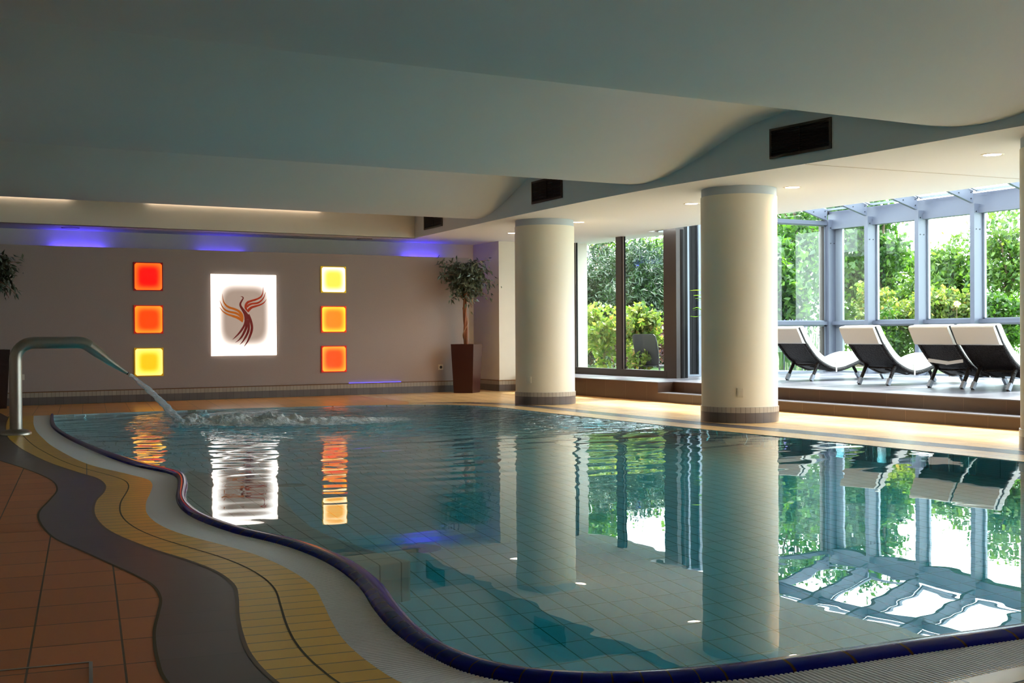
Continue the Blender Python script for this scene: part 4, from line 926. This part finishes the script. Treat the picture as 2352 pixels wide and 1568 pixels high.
# behind the conservatory
def atr(ratio, x): return (x, x/ratio)
lst = [
 ('broadleaf_tree', 'tree', 'bright leafy tree just outside the glazed end wall', (17.5, 19.35), 1.9, (.75, .6, 1.15), 4200, .17, M['lf_green'], 60, .14, .06, G1),
 ('broadleaf_tree', 'tree', 'dense dark tree closing the view behind the glazed end wall', (21.5, 23.2), 3.4, (2.0, 2.0, 2.6), 9000, .15, M['lf_green'], 110, .26, .14, G1),
 ('broadleaf_tree', 'tree', 'dense green maple filling the first bay right of the corner post', (20.6, 20.1), 2.8, (1.05, 1.0, 2.1), 8000, .16, M['lf_green'], 110, .20, .12, G1),
 ('broadleaf_tree', 'tree', 'slim tree on the left side of the second glazed bay', (20.5, 19.3), 3.1, (.36, .4, 1.7), 1900, .14, M['lf_green'], 46, .13, .05, G1),
 ('broadleaf_tree', 'tree', 'tree with a drooping branch against the sky in the second glazed bay', (22.5, 19.9), 2.62, (.75, .6, .42), 900, .18, M['lf_mid'], 20, .14, .06, G1),
 ('broadleaf_tree', 'tree', 'leafy tree in the third glazed bay behind the pair of loungers', (21.0, 17.75), 2.2, (.85, .85, 1.15), 4200, .13, M['lf_mid'], 80, .15, .08, G1),
 ('broadleaf_tree', 'tree', 'light green tree at the right photo edge outside the last glazed bay', (20.5, 15.9), 2.35, (.7, .7, 1.35), 3600, .12, M['lf_mid'], 80, .16, .08, G1),
 ('hedge_shrub', 'shrub', 'dark green shrub below the rail in the second glazed bay', (18.3, 17.0), .95, (.6, .55, .65), 3000, .10, M['lf_green'], 50, .11, .02, None),
 ('hedge_shrub', 'shrub', 'olive green bush low against the sky in the second glazed bay', (20.6, 18.45), 1.75, (.8, .7, .65), 3200, .10, M['lf_mid'], 50, .12, .04, None),
 ('lime_shrub', 'shrub', 'yellow blossoming shrub between first and second glazed bays', (18.7, 17.85), 1.55, (.42, .4, .70), 2600, .10, M['lf_lime'], 40, .09, .02, G2),
 ('lime_shrub', 'shrub', 'yellow-green shrub at the right side of the second glazed bay', (18.9, 16.95), 1.35, (.45, .4, .55), 2200, .10, M['lf_lime'], 36, .09, .02, G2),
 ('lime_shrub', 'shrub', 'pale yellow blossoming shrub at the left of the third glazed bay', (18.7, 16.25), 1.50, (.42, .4, .62), 2500, .10, M['lf_lime'], 40, .09, .02, G2),
 ('lime_shrub', 'shrub', 'yellow shrub with pink rose at the right of the third glazed bay', (18.8, 15.75), 1.45, (.5, .4, .52), 2500, .10, M['lf_lime'], 40, .09, .02, G2),
 ('hedge_shrub', 'shrub', 'green shrub low outside the last glazed bay on the right', (19.3, 15.1), 1.2, (.55, .5, .7), 2600, .10, M['lf_green'], 44, .10, .02, None),
]
for nme, cat, lb, (x, y), zc, rad, n, sz, mt, cl, spd, trk, grp in lst: T(nme, cat, lb, x, y, zc, rad, n, sz, mt, cl, spd, trk, group=grp, shell=.25)
# iris clump by the corner, seen beside the farthest lounger
root = empty('iris_clump', (17.35, 18.75, GZ)); tag(root, 'clump of iris blades with violet spikes outside the glazed end wall', 'plant')
r = random.Random(8); blades(root, [(r.uniform(-.5, .5), r.uniform(-.3, .3), 0, r.uniform(0, 6.28), r.uniform(.05, .3), r.uniform(.5, .95), .03) for _ in range(110)], M['lf_iris'])
m = MB()
for _ in range(9):
    x, y = r.uniform(-.4, .4), r.uniform(-.2, .2); m.tube([(x, y, 0), (x, y, .8), (x+.02, y, 1.0), (x+.02, y, 1.12)], [.006, .006, .03, .008], 6)
m.build('flower_spikes', plain('violet_flowers', srgb(150, 130, 200), .7), root, smooth=True)
root = empty('rose_bloom', (18.35, 15.42, 1.62)); tag(root, 'pink rose bloom in the yellow shrub of the third glazed bay', 'flower')
P = rng.normal(size=(40, 3))*.028; leaves('petals', P, P+.01, .05, M['petal'], root, .9); MB().tube([(0, 0, -.03), (0, .02, -.5)], .006, 6).build('stem', M['bark'], root)
# grey garden chair
root = empty('garden_chair', (14.25, 19.75, GZ), math.radians(30)); tag(root, 'grey plastic garden chair seen from behind through the garden window', 'chair')
def shell(prof, halfw, th, name):
    m = MB(); V = []; n = 9
    for (x, z, w_) in prof:
        for j in range(n):
            u = -1+2*j/(n-1); V.append((x+.035*(1-u*u), u*w_*halfw, z))
    k = len(V); V += [(x+th, y, z-.0) for x, y, z in V]; r_ = len(prof); F = []
    for i in range(r_-1):
        for j in range(n-1): a = i*n+j; F += [(a, a+1, a+n+1, a+n), (a+k, a+n+k, a+n+1+k, a+1+k)]
    for i in range(r_-1):
        a = i*n; F += [(a, a+n, a+n+k, a+k)]; a = i*n+n-1; F += [(a, a+k, a+n+k, a+n)]
    for j in range(n-1): F += [(j, j+k, j+1+k, j+1)]; a = (r_-1)*n+j; F += [(a, a+1, a+1+k, a+k)]
    return m.add(V, F).build(name, M['chair_g'], root, smooth=True, bevel=.006)
shell([(.02, .16, .80), (-.04, .30, .92), (-.12, .50, 1.0), (-.20, .68, 1.0), (-.245, .79, .95), (-.26, .83, .80)], .27, .03, 'backrest')
m = MB(); m.prism([(.0, -.24), (.5, -.26), (.52, .26), (.0, .24)], .16, .19); m.build('seat', M['chair_g'], root, bevel=.01)
for sx, sy in ((.04, -.22), (.04, .22), (.46, -.22), (.46, .22)): MB().tube([(sx, sy, .17), (sx*1.08-.02, sy*1.1, 0)], [.022, .016], 8).build('leg', M['chair_g'], root, smooth=True)

# metal inlay frame of a floor hatch in the terracotta tiles
root = empty('hatch_frame', (.2, 3.9, .0)); tag(root, 'thin metal inlay frame of a floor hatch in the terracotta tiles, bottom left', 'hatch')
c_, s_ = math.cos(GA), math.sin(GA)
hc = Vector((.68, 4.15, .0012)); hx_ = Vector((c_, -s_, 0)); hy_ = Vector((s_, c_, 0)); o_ = Vector((.2, 3.9, 0))
for a, b in ((hc, hc-hx_*.62), (hc, hc-hy_*.62), (hc-hx_*.62, hc-hx_*.62-hy_*.62), (hc-hy_*.62, hc-hx_*.62-hy_*.62)):
    MB().bar(a-o_, b-o_, .012, .0024).build('edge_bar', M['inox'], root)
